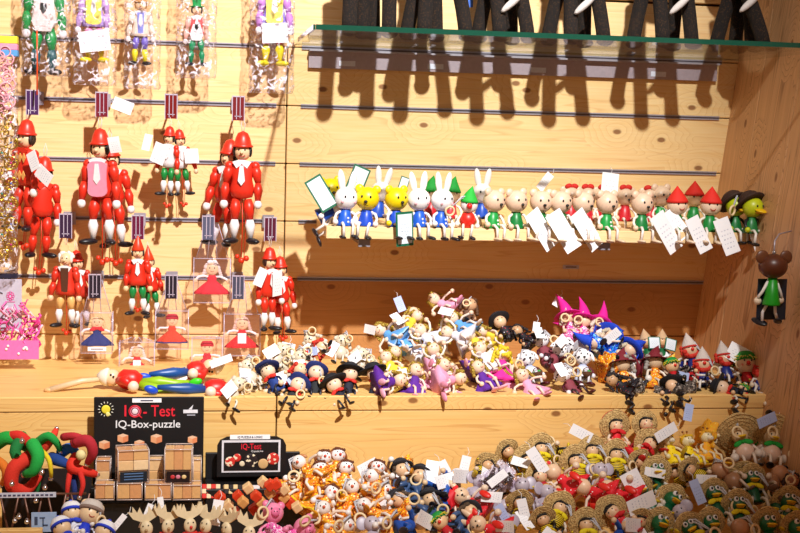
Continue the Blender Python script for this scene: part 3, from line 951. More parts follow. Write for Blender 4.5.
# ------------------------------------------------------------ jointed wooden puppets
CM = 0.01
def make_puppet(sp, name='jointed_puppet'):
    g = sp.get
    rnd = random.Random(g('seed', 3))
    root = empty(name)
    s = CM * g('scale', 1.0)
    skin = M_(g('skin', 'f3cfa4'))
    red = g('cap', 'e0301c')
    # head parts
    hc = Vector((0, 0, -3.5)) * s
    hd = MB().ell(hc, (1.42 * s, 1.4 * s, 1.5 * s), skin, 18, 12)
    hd.ell(hc + Vector((0, -1.5 * s, -.1 * s)), (.28 * s, .42 * s, .28 * s), skin, 8, 6)
    hd = hd.build('head', root)
    f = MB()
    for sx in (-1, 1):
        f.ell(hc + Vector((sx * .5, -1.22, .35)) * s, (.17 * s, .12 * s, .2 * s), BLACK, 8, 6)
    f.tube([hc + Vector((.5 * math.cos(a), -1.22 - .06 * math.sin(a), -.55 - .28 * math.sin(a))) * s for a in (0, .8, 1.57, 2.3, 3.14)], .07 * s, M_('b5281c'), 5)
    f.build('face', hd)
    if g('hatk', 'bowl') == 'bowl':
        MB().lathe([(1.75 * s, -2.75 * s), (1.8 * s, -2.5 * s), (1.5 * s, -2.3 * s), (1.25 * s, -1.2 * s), (.85 * s, -.35 * s), (.1 * s, 0)], M_(red), 20).build('cap', root)
    elif g('hatk') == 'cone':
        MB().lathe([(1.5 * s, -2.9 * s), (1.6 * s, -2.6 * s), (1.0 * s, -1.0 * s), (.45 * s, .4 * s), (.05 * s, 1.4 * s)], M_(red), 20).build('cap', root)
    elif g('hatk') == 'top':
        MB().lathe([(2.1 * s, -2.5 * s), (2.1 * s, -2.3 * s), (1.2 * s, -2.2 * s), (1.35 * s, -.4 * s), (.05 * s, -.35 * s)], M_(red), 20).build('cap', root)
    if g('hair'):
        h = MB(); hm = mat(g('hair'), .5, bump=.5, bscale=800)
        h.ell(hc + Vector((0, .35, .12)) * s, (1.5 * s, 1.3 * s, 1.5 * s), hm, 16, 10)
        for sx in (-1, 1):
            h.ell(hc + Vector((sx * 1.3, -.15, .1)) * s, (.35 * s, .6 * s, 1.0 * s), hm, 8, 8)
        if g('fluffy'):
            for i in range(18):
                a = rnd.uniform(0, 6.28)
                h.ell(hc + Vector((1.5 * math.cos(a), .2, .5 + 1.1 * abs(math.sin(a)))) * s, rnd.uniform(.35, .55) * s, hm, 7, 5)
        h.build('hair', root)
    tm = M_(g('torso', 'e0301c'))
    t = MB()
    if g('tkind', 'peanut') == 'peanut':
        t.lathe([(.6 * s, -11.5 * s), (1.75 * s, -11.2 * s), (2.15 * s, -10 * s), (1.7 * s, -8.2 * s), (2.0 * s, -6.4 * s), (1.6 * s, -5.3 * s), (.5 * s, -4.9 * s)], tm, 20, sq=.6)
    else:
        t.lathe([(.6 * s, -11.5 * s), (2.5 * s, -11.6 * s), (2.3 * s, -10.4 * s), (1.8 * s, -8.2 * s), (1.75 * s, -6.4 * s), (1.4 * s, -5.3 * s), (.5 * s, -4.9 * s)], tm, 20, sq=.6, ripple=.05)
    to = t.build('torso', root)
    if g('front'):
        ff = MB()
        sgp = lambda v, e: math.copysign(abs(v) ** e, v)
        pts = [(1.75 * sgp(math.cos(a), .5) * (1 - .10 * math.cos(4 * a)), 2.9 * sgp(math.sin(a), .6)) for a in [2 * math.pi * i / 24 for i in range(24)]]
        ff.poly([(x * s, z * s) for x, z in pts][::-1], .3 * s, M_(g('front')), (0, -1.25 * s, -8.3 * s))
        ff.build('front_panel', to)
    if g('vest'):
        MB().poly([(-.9 * s, 0), (.9 * s, 0), (.7 * s, -5.6 * s), (0, -6.3 * s), (-.7 * s, -5.6 * s)][::-1], .3 * s, M_(g('vest')), (0, -1.22 * s, -5.4 * s)).build('vest', to)
    if g('apron'):
        MB().poly([(-1.0 * s, 0), (1.0 * s, 0), (1.9 * s, -3.0 * s), (1.2 * s, -4.6 * s), (-1.2 * s, -4.6 * s), (-1.9 * s, -3.0 * s)][::-1], .3 * s, M_(g('apron')), (0, -1.4 * s, -7.4 * s)).build('apron', to)
    if g('diamonds'):
        d = MB()
        for zz in (-6.6, -9.6):
            for xx in (-.9, .0, .9):
                d.poly([((xx - .45) * s, 0), (xx * s, .8 * s), ((xx + .45) * s, 0), (xx * s, -.8 * s)][::-1], .15 * s, M_('f0b060'), (0, -1.28 * s, zz * s))
        d.build('diamond_pattern', to)
    cm = M_(g('collar', 'f4f0f2'))
    c = MB()
    c.poly([(-1.6 * s, 0), (-.5 * s, .35 * s), (.5 * s, .35 * s), (1.6 * s, 0), (.9 * s, -1.1 * s), (0, -.35 * s), (-.9 * s, -1.1 * s)][::-1], .25 * s, cm, (0, -1.1 * s, -5.2 * s))
    if g('tie', True):
        c.poly([(-.3 * s, 0), (.3 * s, 0), (.6 * s, -2.6 * s), (0, -3.4 * s), (-.6 * s, -2.6 * s)][::-1], .2 * s, cm, (0, -1.45 * s, -5.8 * s))
    c.build('collar', root)
    # limbs
    sl = M_(g('sleeve', g('torso', 'e0301c')))
    for sx in (-1, 1):
        sp_ = g('spread', .0)
        a0 = Vector((sx * 2.2, -.1, -5.9)); a1 = Vector((sx * (2.75 + sp_), -.3, -8.8)); a2 = Vector((sx * (3.0 + sp_ * 1.6 + rnd.uniform(-.3, .3)), -.8, -11.8))
        a = MB()
        a.tube([a0 * s, (a0 * .6 + a1 * .4) * s, a1 * s], [.62 * s, .9 * s, .5 * s], sl, 10)
        a.tube([a1 * s, (a1 * .6 + a2 * .4) * s, a2 * s], [.5 * s, .82 * s, .45 * s], sl, 10)
        a.ell(a0 * s, .8 * s, sl, 10, 8)
        ao = a.build('arm', root)
        MB().ell((a2 + Vector((0, -.1, -.6))) * s, (.72 * s, .72 * s, .78 * s), M_(g('hand', 'f4eef0')), 10, 8).build('hand', ao)
        j = rnd.uniform(-.25, .25)
        l0 = Vector((sx * 1.05, 0, -11.5)); l1 = Vector((sx * (1.25 + j), -.2, -15.0)); l2 = Vector((sx * (1.35 + j), -.1, -18.3))
        l = MB()
        l.tube([l0 * s, (l0 * .55 + l1 * .45) * s, l1 * s], [.6 * s, 1.0 * s, .55 * s], M_(g('thigh', 'e0301c')), 10)
        lo = l.build('leg', root)
        MB().tube([l1 * s, (l1 * .7 + l2 * .3) * s, l2 * s], [.55 * s, .88 * s, .42 * s], M_(g('shin', 'f6f2f4')), 10).build('sock', lo)
        MB().ell((l2 + Vector((sx * .45, -.8, -.35))) * s, (.85 * s, 1.75 * s, .55 * s), M_(g('shoe', '14101a')), 12, 8, (0, 0, sx * 38)).build('shoe', lo)
    if g('cord', True):
        q = MB()
        L_ = g('cordlen', 21.5)
        q.tube([Vector((0, .2, -11)) * s, Vector((.15, .1, -16)) * s, Vector((0, .2, -L_)) * s], .1 * s, M_('e03818'), 5)
        q.tube([Vector((.5, .2, -11)) * s, Vector((.7, .1, -17)) * s, Vector((.4, .2, -L_ - .8)) * s], .08 * s, M_('e03818'), 5)
        co = q.build('pull_cord', root)
        MB().ell(Vector((0, .2, -L_ - .6)) * s, .55 * s, M_('e03818'), 10, 8).ell(Vector((.85, .1, -L_ - .2)) * s, .5 * s, M_('e03818'), 10, 8).ell(Vector((-.7, .1, -L_ + .1)) * s, .42 * s, M_('e03818'), 8, 6).build('pull_bead', co)
    # hanging string up to the hook
    if g('string', 2.4):
        t_ = g('string', 2.4)
        MB().tube([Vector((-.12, 0, -.2)) * s, Vector((-.3, 0, t_ * .5)) * s, Vector((0, 0, t_)) * s, Vector((.35, 0, t_ * .5)) * s, Vector((.12, 0, -.2)) * s], .07 * s, M_(g('stringc', 'f0e4e4')), 5).build('hanging_string', root)
    for (dx, dz, ang, W, H) in g('tags', ()):
        MB().sheet(W * s, H * s, .06 * s, PAPER, Vector((dx, -2.4, dz)) * s, (rnd.uniform(-10, 10), ang, 0), bend=rnd.uniform(-.3, .3) * s).build('paper_tag', root)
    return root

def hang(o, px, py, Y, yaw=0, roll=0, scale=1.0):
    o.matrix_world = Matrix.Translation(atY(px, py, Y)) @ rotm(roll, 0, yaw) @ Matrix.Scale(scale, 4)
    return o
RED = 'e2301a'
PU = [
 # px, py(cap top), Y, yaw, roll, label, spec
 (27, 119, -.075, -40, 2, 'red wooden puppet with orange diamond front turned left, hanging nearest the ornament bag', dict(hair='2a1810', diamonds=True, tie=False, collar='e2301a', thigh=RED, shin=RED, scale=.95, seed=1, hand='f6e8e4', tags=((3.6, -5.5, -28, 2.2, 3.2), (5.4, -8.2, -55, 2.4, 3.4)))),
 (45, 156, -.045, 20, 3, 'all red wooden puppet with dark brown hair half behind the diamond fronted one', dict(hair='3a1c10', cap=RED, hatk='bowl', skin='3a1c10', thigh=RED, shin=RED, scale=.88, seed=2, tie=False, collar=RED)),
 (100, 128, -.075, -22, -1, 'red wooden puppet with pink front panel and white tie, full length', dict(hair='1a1014', front='f49ab4', thigh=RED, scale=1.0, seed=5, tags=((3.4, -1.4, -8, 2.0, 2.6),))),
 (110, 141, -.040, 15, -3, 'red wooden puppet hidden behind the one with the pink front', dict(hair='1a1014', thigh=RED, scale=.93, seed=6)),
 (170, 126, -.080, -25, 2, 'green legged small puppet with white paper tags over its chest', dict(hair='241410', torso='e6e0e4', sleeve=RED, thigh='1a8a3c', scale=.60, seed=7, hand='e8c8a0', tags=((-.8, -5, 18, 4.2, 5.6), (-5.0, -2.6, 8, 2.4, 4.5)))),
 (179, 129, -.045, 20, -4, 'green legged small puppet behind the tagged one, arm stretched right', dict(hair='241410', torso='e6e0e4', sleeve=RED, thigh='1a8a3c', scale=.58, seed=8, hand='e8c8a0', spread=.8, tags=((2.4, -5.8, 2, 4.2, 4.2),))),
 (243, 131, -.080, -8, 0, 'red wooden puppet with white pointed collar and white tie', dict(hair='120c10', thigh=RED, scale=.98, seed=9)),
 (231, 139, -.042, -30, 5, 'red wooden puppet leaning out left behind the white tied one', dict(hair='120c10', thigh=RED, scale=.95, seed=10, cord=False)),
 (66, 244, -.075, -10, 0, 'old man puppet with fluffy white hair, red coat and brown waistcoat', dict(hatk='none', hair='f0eee8', fluffy=True, vest='5a3424', torso='d83420', thigh='e8b870', tkind='coat', scale=.72, seed=11, hand='f0c8a0', cordlen=20, tie=False)),
 (76, 250, -.042, 20, -5, 'red coated puppet hidden behind the white haired old man puppet', dict(hair='6a3018', torso='c83020', thigh='c89050', tkind='coat', scale=.68, seed=12, hand='f0c8a0', cord=False)),
 (138, 239, -.080, 0, 0, 'black haired puppet in red cone cap, red shirt and green trousers', dict(hatk='cone', cap='e0401c', hair='15101a', thigh='128a44', scale=.66, seed=13, tkind='coat', hand='f0d0a0', cordlen=17.5, string=3.4)),
 (148, 250, -.045, 20, -4, 'green trousered puppet half hidden behind the red cone capped one', dict(hatk='cone', cap='e0401c', hair='15101a', thigh='128a44', scale=.60, seed=14, tkind='coat', hand='f0d0a0', cord=False)),
 (270, 247, -.080, 32, 1, 'red puppet at the seam with white tag and ribbon, turned right', dict(hair='3a1410', scale=.74, thigh=RED, shin='f6f2f4', seed=15, cord=False, tags=((-3.0, -4.6, 22, 2.6, 4.2), (.6, -5.2, -8, 2.6, 6.0)))),
 (280, 256, -.045, 15, -3, 'red puppet behind the tagged one beside the wall seam', dict(hair='3a1410', scale=.70, thigh=RED, seed=16, cordlen=20)),
]
for i, (px, py, Y, yaw, roll, lab, sp) in enumerate(PU):
    o = hang(make_puppet(sp), px, py, Y, yaw, roll)
    tag(o, lab, 'puppet', 'jointed wooden puppets hanging on the slatted wall')

# hooks with label plates
def hook(px, py, L, lab, col='5a2c44', plate=True, ang=-8):
    zt = min(GZ, key=lambda z: abs(to_px((atY(px, py, 0).x, 0, z))[1] - py))
    x = atY(px, py, 0).x
    r = empty('display_hook'); r.location = (x, -.004, zt)
    MB().box((0, -.002, 0), (.020, .004, .022), ALU).build('bracket', r)
    MB().tube([(0, 0, 0), (0, -L * .9, -.002), (0, -L, .006)], .0018, ALU, 7).build('prong', r)
    if plate:
        q = MB().box((0, 0, -.018), (.019, .0015, .040), mat(col, .25))
        for k, (dx, dz, w_, h2) in enumerate(((-.0098, 0, .0012, .042), (.0098, 0, .0012, .042), (-.003, 0, .0012, .036), (.003, .002, .0010, .036), (0, .0195, .019, .002), (0, -.013, .012, .0012))):
            q.box((dx, -.001, -.018 + dz), (w_, .0006, h2), mat('c8b8cc', .3))
        q.build('label_plate', r, (0, -L - .002, .010))
    tag(r, lab, 'hook', 'metal hooks on the slatted wall')
    return r
for px, py, L, lab, col in (
    (38, 100, .070, 'hook with purple label plate above the diamond fronted puppet', '4a2a5c'),
    (105, 102, .070, 'hook with red label plate above the pink fronted puppet', '7a2030'),
    (172, 103, .070, 'hook with dark red label plate above the small green legged puppets', '7a1c1c'),
    (237, 104, .075, 'hook with red label plate above the white tied puppet', '7a2428'),
    (70, 219, .070, 'hook with dark label plate above the white haired old man', '3a2440'),
    (140, 220, .075, 'hook with maroon label plate above the red cone cap puppet', '6a1c3c'),
    (208, 221, .065, 'hook with grey label plate above the upper red doll box', '5c5c74'),
    (268, 222, .070, 'hook with maroon label plate above the puppet at the seam', '5c2034'),
    (98, 275, .065, 'hook with dark label plate above the blue doll box', '2c2430'),
    (172, 276, .065, 'hook with dark label plate above the red and blue doll box', '2c2430'),
    (237, 277, .065, 'hook with grey label plate above the lower right red doll box', '4c4c60'),
    (11, 276, .060, 'hook carrying the grey card with the pink hair ties', '3c3c50'),
    (42, 41, .055, 'hook behind the bagged clown at the far left', '3c3c50'),
    (95, 41, .055, 'hook behind the bagged purple jacketed doll with price label', '3c3c50'),
    (142, 42, .055, 'hook behind the bagged cream coated doll', '3c3c50'),
    (195, 43, .055, 'hook behind the bagged green hatted cook', '3c3c50'),
    (270, 44, .055, 'hook behind the bagged purple doll nearest the seam', '3c3c50')):
    hook(px, py, L, lab, col, plate=py > 60)

# ------------------------------------------------------------ dolls in clear boxes under tapering hangers
def blister(px, py, w, h, top, lab, Y=-.066, d=.024):
    """px,py centre of the box; top = picture height of the hanger"""
    c = atY(px, py, Y)
    k = .001 / (590 / 1000)
    W, H, T = w * k, h * k, (py - h / 2 - top) * k
    r = empty('clear_doll_box'); r.location = (c.x, c.y, c.z)
    q = MB()
    q.box((0, 0, 0), (W, d, H), CLEAR)
    q.build('case', r)
    e = MB(); em = mat('cfc4dc', .15, coat=.5)
    for sx in (-1, 1):
        e.tube([(sx * W / 2, -d / 2, -H / 2), (sx * W / 2, -d / 2, H / 2)], .0006, em, 5)
        e.tube([(sx * W / 2, d / 2, -H / 2), (sx * W / 2, d / 2, H / 2)], .0006, em, 5)
    for sz in (-1, 1):
        e.tube([(-W / 2, -d / 2, sz * H / 2), (W / 2, -d / 2, sz * H / 2)], .0006, em, 5)
    e.build('case_edge', r)
    t = MB()
    t.poly([(-W * .44, 0), (W * .44, 0), (W * .16, T), (-W * .16, T)], .0008, CLEAR, (0, 0, H / 2))
    for sx in (-1, -.3, .3, 1):
        t.tube([(sx * W * .44, -.001, H / 2), (sx * W * .15, -.001, H / 2 + T)], .0006, em, 4)
    t.build('hanger', r)
    tag(r, lab, 'box', 'clear boxed dolls on the slatted wall')
    return c
BX = [
 (212, 280, 36, 44, 224, 'clear box hanging at middle height with doll in plain red dress', dict(bcol='e0182c', bow='f4f0f4', hair='f0d8d0'), 'red dressed rag doll with white ribbon inside the middle height box'),
 (97, 332, 30, 40, 280, 'clear box with white label strip and blue skirted doll', dict(bcol='142a78', scarf='d8202c', hair='e8c890'), 'blue skirted rag doll with red scarf inside the leftmost box'),
 (172, 329, 32, 38, 282, 'clear box with doll in red and orange skirt over blue', dict(bcol='d84018', hat='cap', hcol='c01830', trim='20307c'), 'red capped rag doll in orange red skirt inside a clear box'),
 (242, 334, 36, 42, 282, 'clear box low at right with red doll and white bow', dict(bcol='e0141c', apron='f4f0f4', hair='e8c0b0'), 'red dressed rag doll with white apron bow inside the low right box'),
 (137, 360, 34, 38, 337, 'low clear box with doll in red dress and big white bow', dict(bcol='dd1420', apron='f6f4f6', hair='f0e0d8'), 'red doll with big white bow inside the low box above the card'),
 (207, 357, 30, 40, 336, 'low clear box with red hooded doll above the lying puppets', dict(bcol='c8142c', hat='cap', hcol='c8142c'), 'red hooded rag doll inside the low box above the lying puppets'),
]
for px, py, w_, h_, top, lab, sp, lab2 in BX:
    c = blister(px, py, w_, h_, top, lab)
    d = dict(body='dress', arms='out', legs='', scale=h_ / 50.0, hr=1.25, acol='f4eef2', muzzle='mouth')
    d.update(sp)
    o = make_doll(d, 'rag_doll')
    o.matrix_world = Matrix.Translation(c + Vector((0, .002, -.016))) @ Matrix.Diagonal((1, .36, 1, 1))
    tag(o, lab2, 'doll', 'rag dolls in clear boxes')
p = atY(97, 349, -.08)
tag(MB().box((0, 0, 0), (.030, .0008, .007), PAPER).box((0, -.0006, 0), (.02, .0003, .0016), mat('6a6a88')).build('price_strip', None, p), 'white price strip on the front of the blue doll box', 'price label')

# ------------------------------------------------------------ bagged puppets along the top
def bag(px0, px1, py0, py1, Y, lab, seed=0):
    rnd = random.Random(seed)
    a, b = atY(px0, py1, Y), atY(px1, py1, Y)
    top = atY(px0, py0, Y).z
    W = b.x - a.x; H = top - a.z; D = .045
    r = empty('plastic_bag'); r.location = ((a.x + b.x) / 2, Y, a.z)
    vs, fs = [], []
    n, k = 26, 22
    for j in range(k + 1):
        t = j / k
        for i in range(n):
            an = 2 * math.pi * i / n
            sq = .45 + .55 * math.sin(math.pi * min(1, t * 1.1 + .06)) ** .5 if t < .9 else .35
            wv = 1 + rnd.uniform(-.07, .07)
            x = W / 2 * math.copysign(abs(math.cos(an)) ** .6, math.cos(an)) * wv
            y = D / 2 * math.copysign(abs(math.sin(an)) ** .8, math.sin(an)) * sq * wv
            vs.append((x, y, H * t + rnd.uniform(-.002, .002)))
    for j in range(k):
        for i in range(n):
            q = j * n + i; q2 = j * n + (i + 1) % n
            fs.append((q, q2, q2 + n, q + n))
    fs.append(tuple(reversed(range(n))))
    me = MB().add(vs, fs, CRINK, True)
    me.build('film', r)
    tag(r, lab, 'bag', 'crinkled plastic bags along the top of the wall')
BG = [
 (22, 70, 75, (44, -42), 'crinkled clear bag at far left holding the clown with green legs', dict(torso='f4e6e0', sleeve='1a9a4c', thigh='1a9a4c', shin='2a5c60', shoe='1a1018', apron='f6e0dc', hatk='top', cap='d8383c', scale=.98, seed=21), 'clown puppet with white red trimmed apron and green limbs in the far left bag'),
 (73, 116, 84, (94, -28), 'crinkled bag with a white price label and yellow shoes showing', dict(torso='b89ae0', sleeve='c8a0e0', front='f6e060', thigh='f090b8', shin='f4dc20', shoe='f4e020', hatk='top', cap='f0a0c8', tkind='coat', scale=.76, seed=22, tags=((0, -12.5, -8, 6.5, 4.5),)), 'puppet in lilac jacket with yellow shirt and yellow shoes in a bag'),
 (124, 160, 88, (141, -8), 'crinkled bag fourth from the seam with the cream coated doll', dict(torso='f2dcc8', sleeve='f2dcc8', vest='8a90e0', thigh='7a68c8', shin='f0e01c', shoe='1a1420', hair='b08048', hatk='bowl', cap='c89058', tkind='coat', scale=.62, seed=23, collar='e8e0f0'), 'bald puppet in cream coat, lilac trousers and yellow socks in a bag'),
 (176, 216, 77, (197, -2), 'crinkled bag with the green hatted cook doll', dict(torso='e85a5a', sleeve='f2b8a8', apron='f8f2f4', thigh='12905c', shin='12905c', shoe='1c1830', hair='1a1418', hatk='top', cap='129a4c', scale=.58, seed=24), 'cook puppet in green hat, red dress and white apron in a bag'),
 (249, 293, 92, (275, -34), 'crinkled purple bag nearest the seam with a white price label', dict(torso='9a8ae4', sleeve='c888d8', front='f4e264', thigh='e8607c', shin='e8d820', shoe='e8d820', hatk='top', cap='e890c0', tkind='coat', scale=.86, seed=25, tags=((0, -11, -4, 5.0, 3.8),)), 'puppet in purple jacket with yellow shoes in the bag nearest the seam'),
]
for i, (x0_, x1_, yb, (hx, hy), lab, sp, lab2) in enumerate(BG):
    bag(x0_, x1_, -40, yb, -.062, lab, i)
    sp.setdefault('cord', False)
    sp.setdefault('string', 0)
    o = hang(make_puppet(sp, 'bagged_puppet'), hx, hy, -.060)
    o.matrix_world = o.matrix_world @ Matrix.Diagonal((1, .7, 1, 1))
    tag(o, lab2, 'puppet', 'puppets wrapped in plastic along the top')
# red cord hanging below the first bag
a, b = atY(37, 30, -.1), atY(37, 95, -.1)
_c = (MB().tube([a - a, (a + b) / 2 - a + Vector((0, .004, 0)), b - a], .0013, M_('f0501c'), 6).build('pull_cord', None, a))
_p = bpy.data.objects['bagged_puppet']; bpy.context.view_layer.update()
_c.parent = _p; _c.matrix_parent_inverse = _p.matrix_world.inverted()

# ------------------------------------------------------------ far left: ornament bag, small box, pink hair ties
bag(-14, 18, 58, 272, -.11, 'long clear bag of gold filigree ornaments at the left edge', 9)
GOLD = mat('d8b23c', .25, .9)
rnd = random.Random(5)
for i in range(15):
    py = 112 + i * 10.2; px = 2 + (i % 2) * 9
    r = empty('filigree_ornament'); r.location = atY(px, py, -.115)
    MB().torus((0, 0, 0), .0105, .0013, GOLD, (0, 0, rnd.uniform(-20, 20)), 20, 5).build('outer_ring', r)
    q = MB()
    for k in range(6):
        a = k * math.pi / 3 + rnd.random()
        q.torus((.006 * math.cos(a), 0, .006 * math.sin(a)), .0034, .0008, GOLD, None, 10, 4)
    q.build('filigree', r)
    MB().ell((0, -.001, 0), .0018, mat(['20a0a0', 'd02890', 'e8d040', '3060c0'][i % 4], .2), 8, 6).build('centre_stone', r)
    tag(r, 'gold filigree ornament with a %s centre stone in the long bag' % ['teal', 'magenta', 'yellow', 'blue'][i % 4], 'ornament', 'gold filigree ornaments in the left edge bag', anchor=1)
# pink net scarf above
q = MB(); rnd = random.Random(2)
r = empty('pink_lace_bundle'); r.location = atY(2, 78, -.12)
lm = mat('f0a8b4', .6)
for k in range(26):
    z = .05 - .0042 * k
    q.torus((rnd.uniform(-.004, .012), rnd.uniform(-.004, .004), z), rnd.uniform(.006, .011), .0012, lm, (rnd.uniform(-25, 25), 0, rnd.uniform(-25, 25)), 14, 5)
q.build('lace_loops', r)['kind'] = 'stuff'
tag(r, 'pale pink lace bundle hanging at the left edge above the ornaments', 'lace')
p = atY(5, 45, -.11)
r = empty('gift_box'); r.location = p
MB().box((0, 0, .008), (.040, .02, .012), mat('f2e63c', .5), bev=.001).box((0, 0, -.003), (.040, .02, .010), mat('f29ab8', .5), bev=.001).build('box_side', r)
MB().box((0, 0, -.013), (.041, .021, .010), mat('5aa0dc', .5), bev=.001).build('blue_base', r)
tag(r, 'small box striped yellow, pink and blue at the upper left edge', 'box')
c = atY(8, 305, -.09)
r = empty('hair_tie_card'); r.location = c
MB().box((0, 0, 0), (.044, .002, .085), mat('c9c3d4', .4), bev=.0008).build('card', r)
MB().box((.0, .006, .048), (.03, .012, .008), mat('2c2c44', .4)).build('hanger', r)
q = MB(); pk = mat('ec4aa0', .5)
for k in range(8):
    a = k * math.pi / 4
    q.torus((.004 + .0042 * math.cos(a), -.0018, .015 + .0052 * math.sin(a)), .0022, .0005, pk, None, 10, 4)
q.torus((.004, -.0018, .015), .0032, .0007, pk, None, 12, 4)
q.box((.004, -.0016, .0055), (.014, .0005, .001), pk)
q.build('printed_emblem', r)
q = MB(); q.tube([(-.02, -.002, .018), (-.014, -.002, .022), (-.008, -.002, .019)], .0008, mat('2c2a48'), 5).build('printed_swirl', r)
tag(r, 'grey card with round pink emblem on the lowest left hook', 'card')
a, b = atY(-4, 355, -.10), atY(40, 310, -.10)
rnd = random.Random(8)
r = empty('pink_hair_ties'); r.location = ((a.x + b.x) / 2, -.10, a.z)
W = b.x - a.x; H = b.z - a.z
q = MB()
for k in range(110):
    x, z = rnd.uniform(-W / 2, W / 2 - .004), rnd.uniform(.004, H * .95)
    col = rnd.choice(['f45ab0', 'f99ccc', 'f26ab4', 'fbd0e4', 'e83890', 'f45ab0'])
    pts = [Vector((x, rnd.uniform(-.012, .012), z))]
    for t in range(3):
        pts.append(pts[-1] + Vector((rnd.uniform(-.008, .008), rnd.uniform(-.004, .004), rnd.uniform(-.003, .011))))
    q.tube(pts, rnd.uniform(.0008, .0022), mat(col, .45), 6)
q.build('ribbon_loops', r)['kind'] = 'stuff'
q = MB().sheet(W, H * .42, .0008, mat('f274bc', .3), (0, -.016, H * .36))
q.build('pouch_front', r)
q = MB()
for k in range(7):
    q.ell((rnd.uniform(-.03, .028), -.0175, rnd.uniform(.002, .022)), (.0022, .0006, .0022), WHITE, 8, 5)
q.build('white_dots', r)
tag(r, 'bright pink pouch of pink hair ties at the left edge', 'hair ties')

# ------------------------------------------------------------ plush animals on the glass
BRN = speckle('plush_dark', '120905', ['2c1a0e', '0e0704', '180d08', '38240f', '0e0704'], 480, .95, .5)
BRN2 = mat('5a4028', .95, bump=1.0, bscale=300)
PLW = mat('d8d0cc', .9, bump=.6, bscale=500)
ANI = [
 ([(349, 351, -.165), (362, 364, -.11), (373, 372, -.10), (389, 389, -.155)], None, 'leftmost brown plush animal on the glass shelf, legs straight'),
 ([(407, 420, -.12), (424, 427, -.165), (436, 434, -.10), (466, 455, -.15)], None, 'brown plush animal second from left on the glass shelf, legs curved apart'),
 ([(478, 490, -.11), (500, 493, -.165), (511, 510, -.09), (528, 516, -.15)], (512, 4), 'brown plush animal on the glass just right of the first blue patch'),
 ([(548, 561, -.12), (571, 569, -.165), (584, 585, -.09), (604, 593, -.16)], (585, 6), 'brown plush animal in the middle of the glass shelf, pale belly strip'),
 ([(633, 645, -.12), (663, 657, -.165), (672, 678, -.09), (692, 684, -.155)], (680, 6), 'brown plush animal second from right on the glass shelf'),
 ([(716, 733, -.11), (735, 742, -.09), (752, 748, -.13), (764, 742, -.175)], (750, 4), 'rightmost brown plush animal on the glass, long foot towards the side board'),
]
for i, (legs, bel, lab) in enumerate(ANI):
    cx = sum(l[0] for l in legs) / 4
    r = empty('plush_animal')
    base = atY(cx, 30, -.13); base.z = GLZ + .0072
    r.location = base
    for k, (pb, pt, Y) in enumerate(legs):
        fp = atY(pb, 30 + (pb - 350) * .03, Y); tp = atY(pt, -6, -.13 + (Y + .13) * .5)
        f0 = Vector((fp.x - base.x, Y - base.y, 0)); t0 = Vector((tp.x - base.x, -.13 + (Y + .13) * .45 - base.y, .155))
        q = MB()
        pts, rad = [], []
        rr = .0122
        for t in (0, .12, .3, .55, .8, 1):
            v = f0.lerp(t0, t); v.x = f0.x + (t0.x - f0.x) * min(1.35, (t * 1.5) ** 1.3); v.z = .008 + t * .15
            pts.append(v); rad.append(rr * (1.0 - .12 * math.sin(math.pi * t) + .25 * t))
        q.tube(pts, rad, BRN if (k + i) % 3 else BRN, 12)
        lo = q.build('leg', r)
        fx = .012 if not (i == 5 and k == 3) else .022
        MB().ell(f0 + Vector((.004 if i == 5 else 0, -.006, .0085)), (fx * 1.15, .019, .0085), BRN, 14, 8).build('paw', lo)
    q = MB()
    q.ell((0, .0, .190), (.042, .048, .040), BRN, 18, 12, (0, 8, 0)).ell((-.01, .01, .185), (.034, .04, .034), BRN, 14, 10)
    q.build('body', r)
    q = MB().ell((-.01, -.01, .245), (.028, .03, .028), BRN, 16, 10).ell((-.012, -.042, .238), (.014, .018, .012), BRN2, 12, 8)
    ho = q.build('head', r)
    for sx in (-1, 1):
        MB().ell((-.01 + sx * .024, -.005, .272), (.009, .006, .014), BRN2, 10, 8).build('ear', r)
        MB().ell((-.01 + sx * .012, -.036, .252), .003, BLACK, 8, 6).build('eye', ho)
    MB().tube([(.03, .03, .20), (.04, .055, .19), (.045, .07, .16)], [.009, .007, .004], BRN, 8).build('tail', r)
    if bel:
        p = atY(bel[0], bel[1], -.175) - base
        MB().ell(p + Vector((0, 0, .002)), (.024, .006, .006), PLW, 12, 7, (0, -42, 0)).build('belly_strip', r)
    tag(r, lab, 'plush toy', 'brown plush animals on the glass shelf')
for px, py, h_, lab in ((470, 4, .035, 'blue card hanging behind the second plush animal on the glass'), (766, 6, .05, 'blue card behind the rightmost plush animal on the glass')):
    p = atY(px, py, -.05)
    r = empty('blue_card'); r.location = p
    MB().box((0, 0, .012), (.010 if px < 600 else .018, .0015, h_), mat('4c7ae0', .4)).build('card', r)
    MB().box((0, -.001, .03), (.006, .0006, .003), WHITE).build('card_print', r)
    tag(r, lab, 'card')
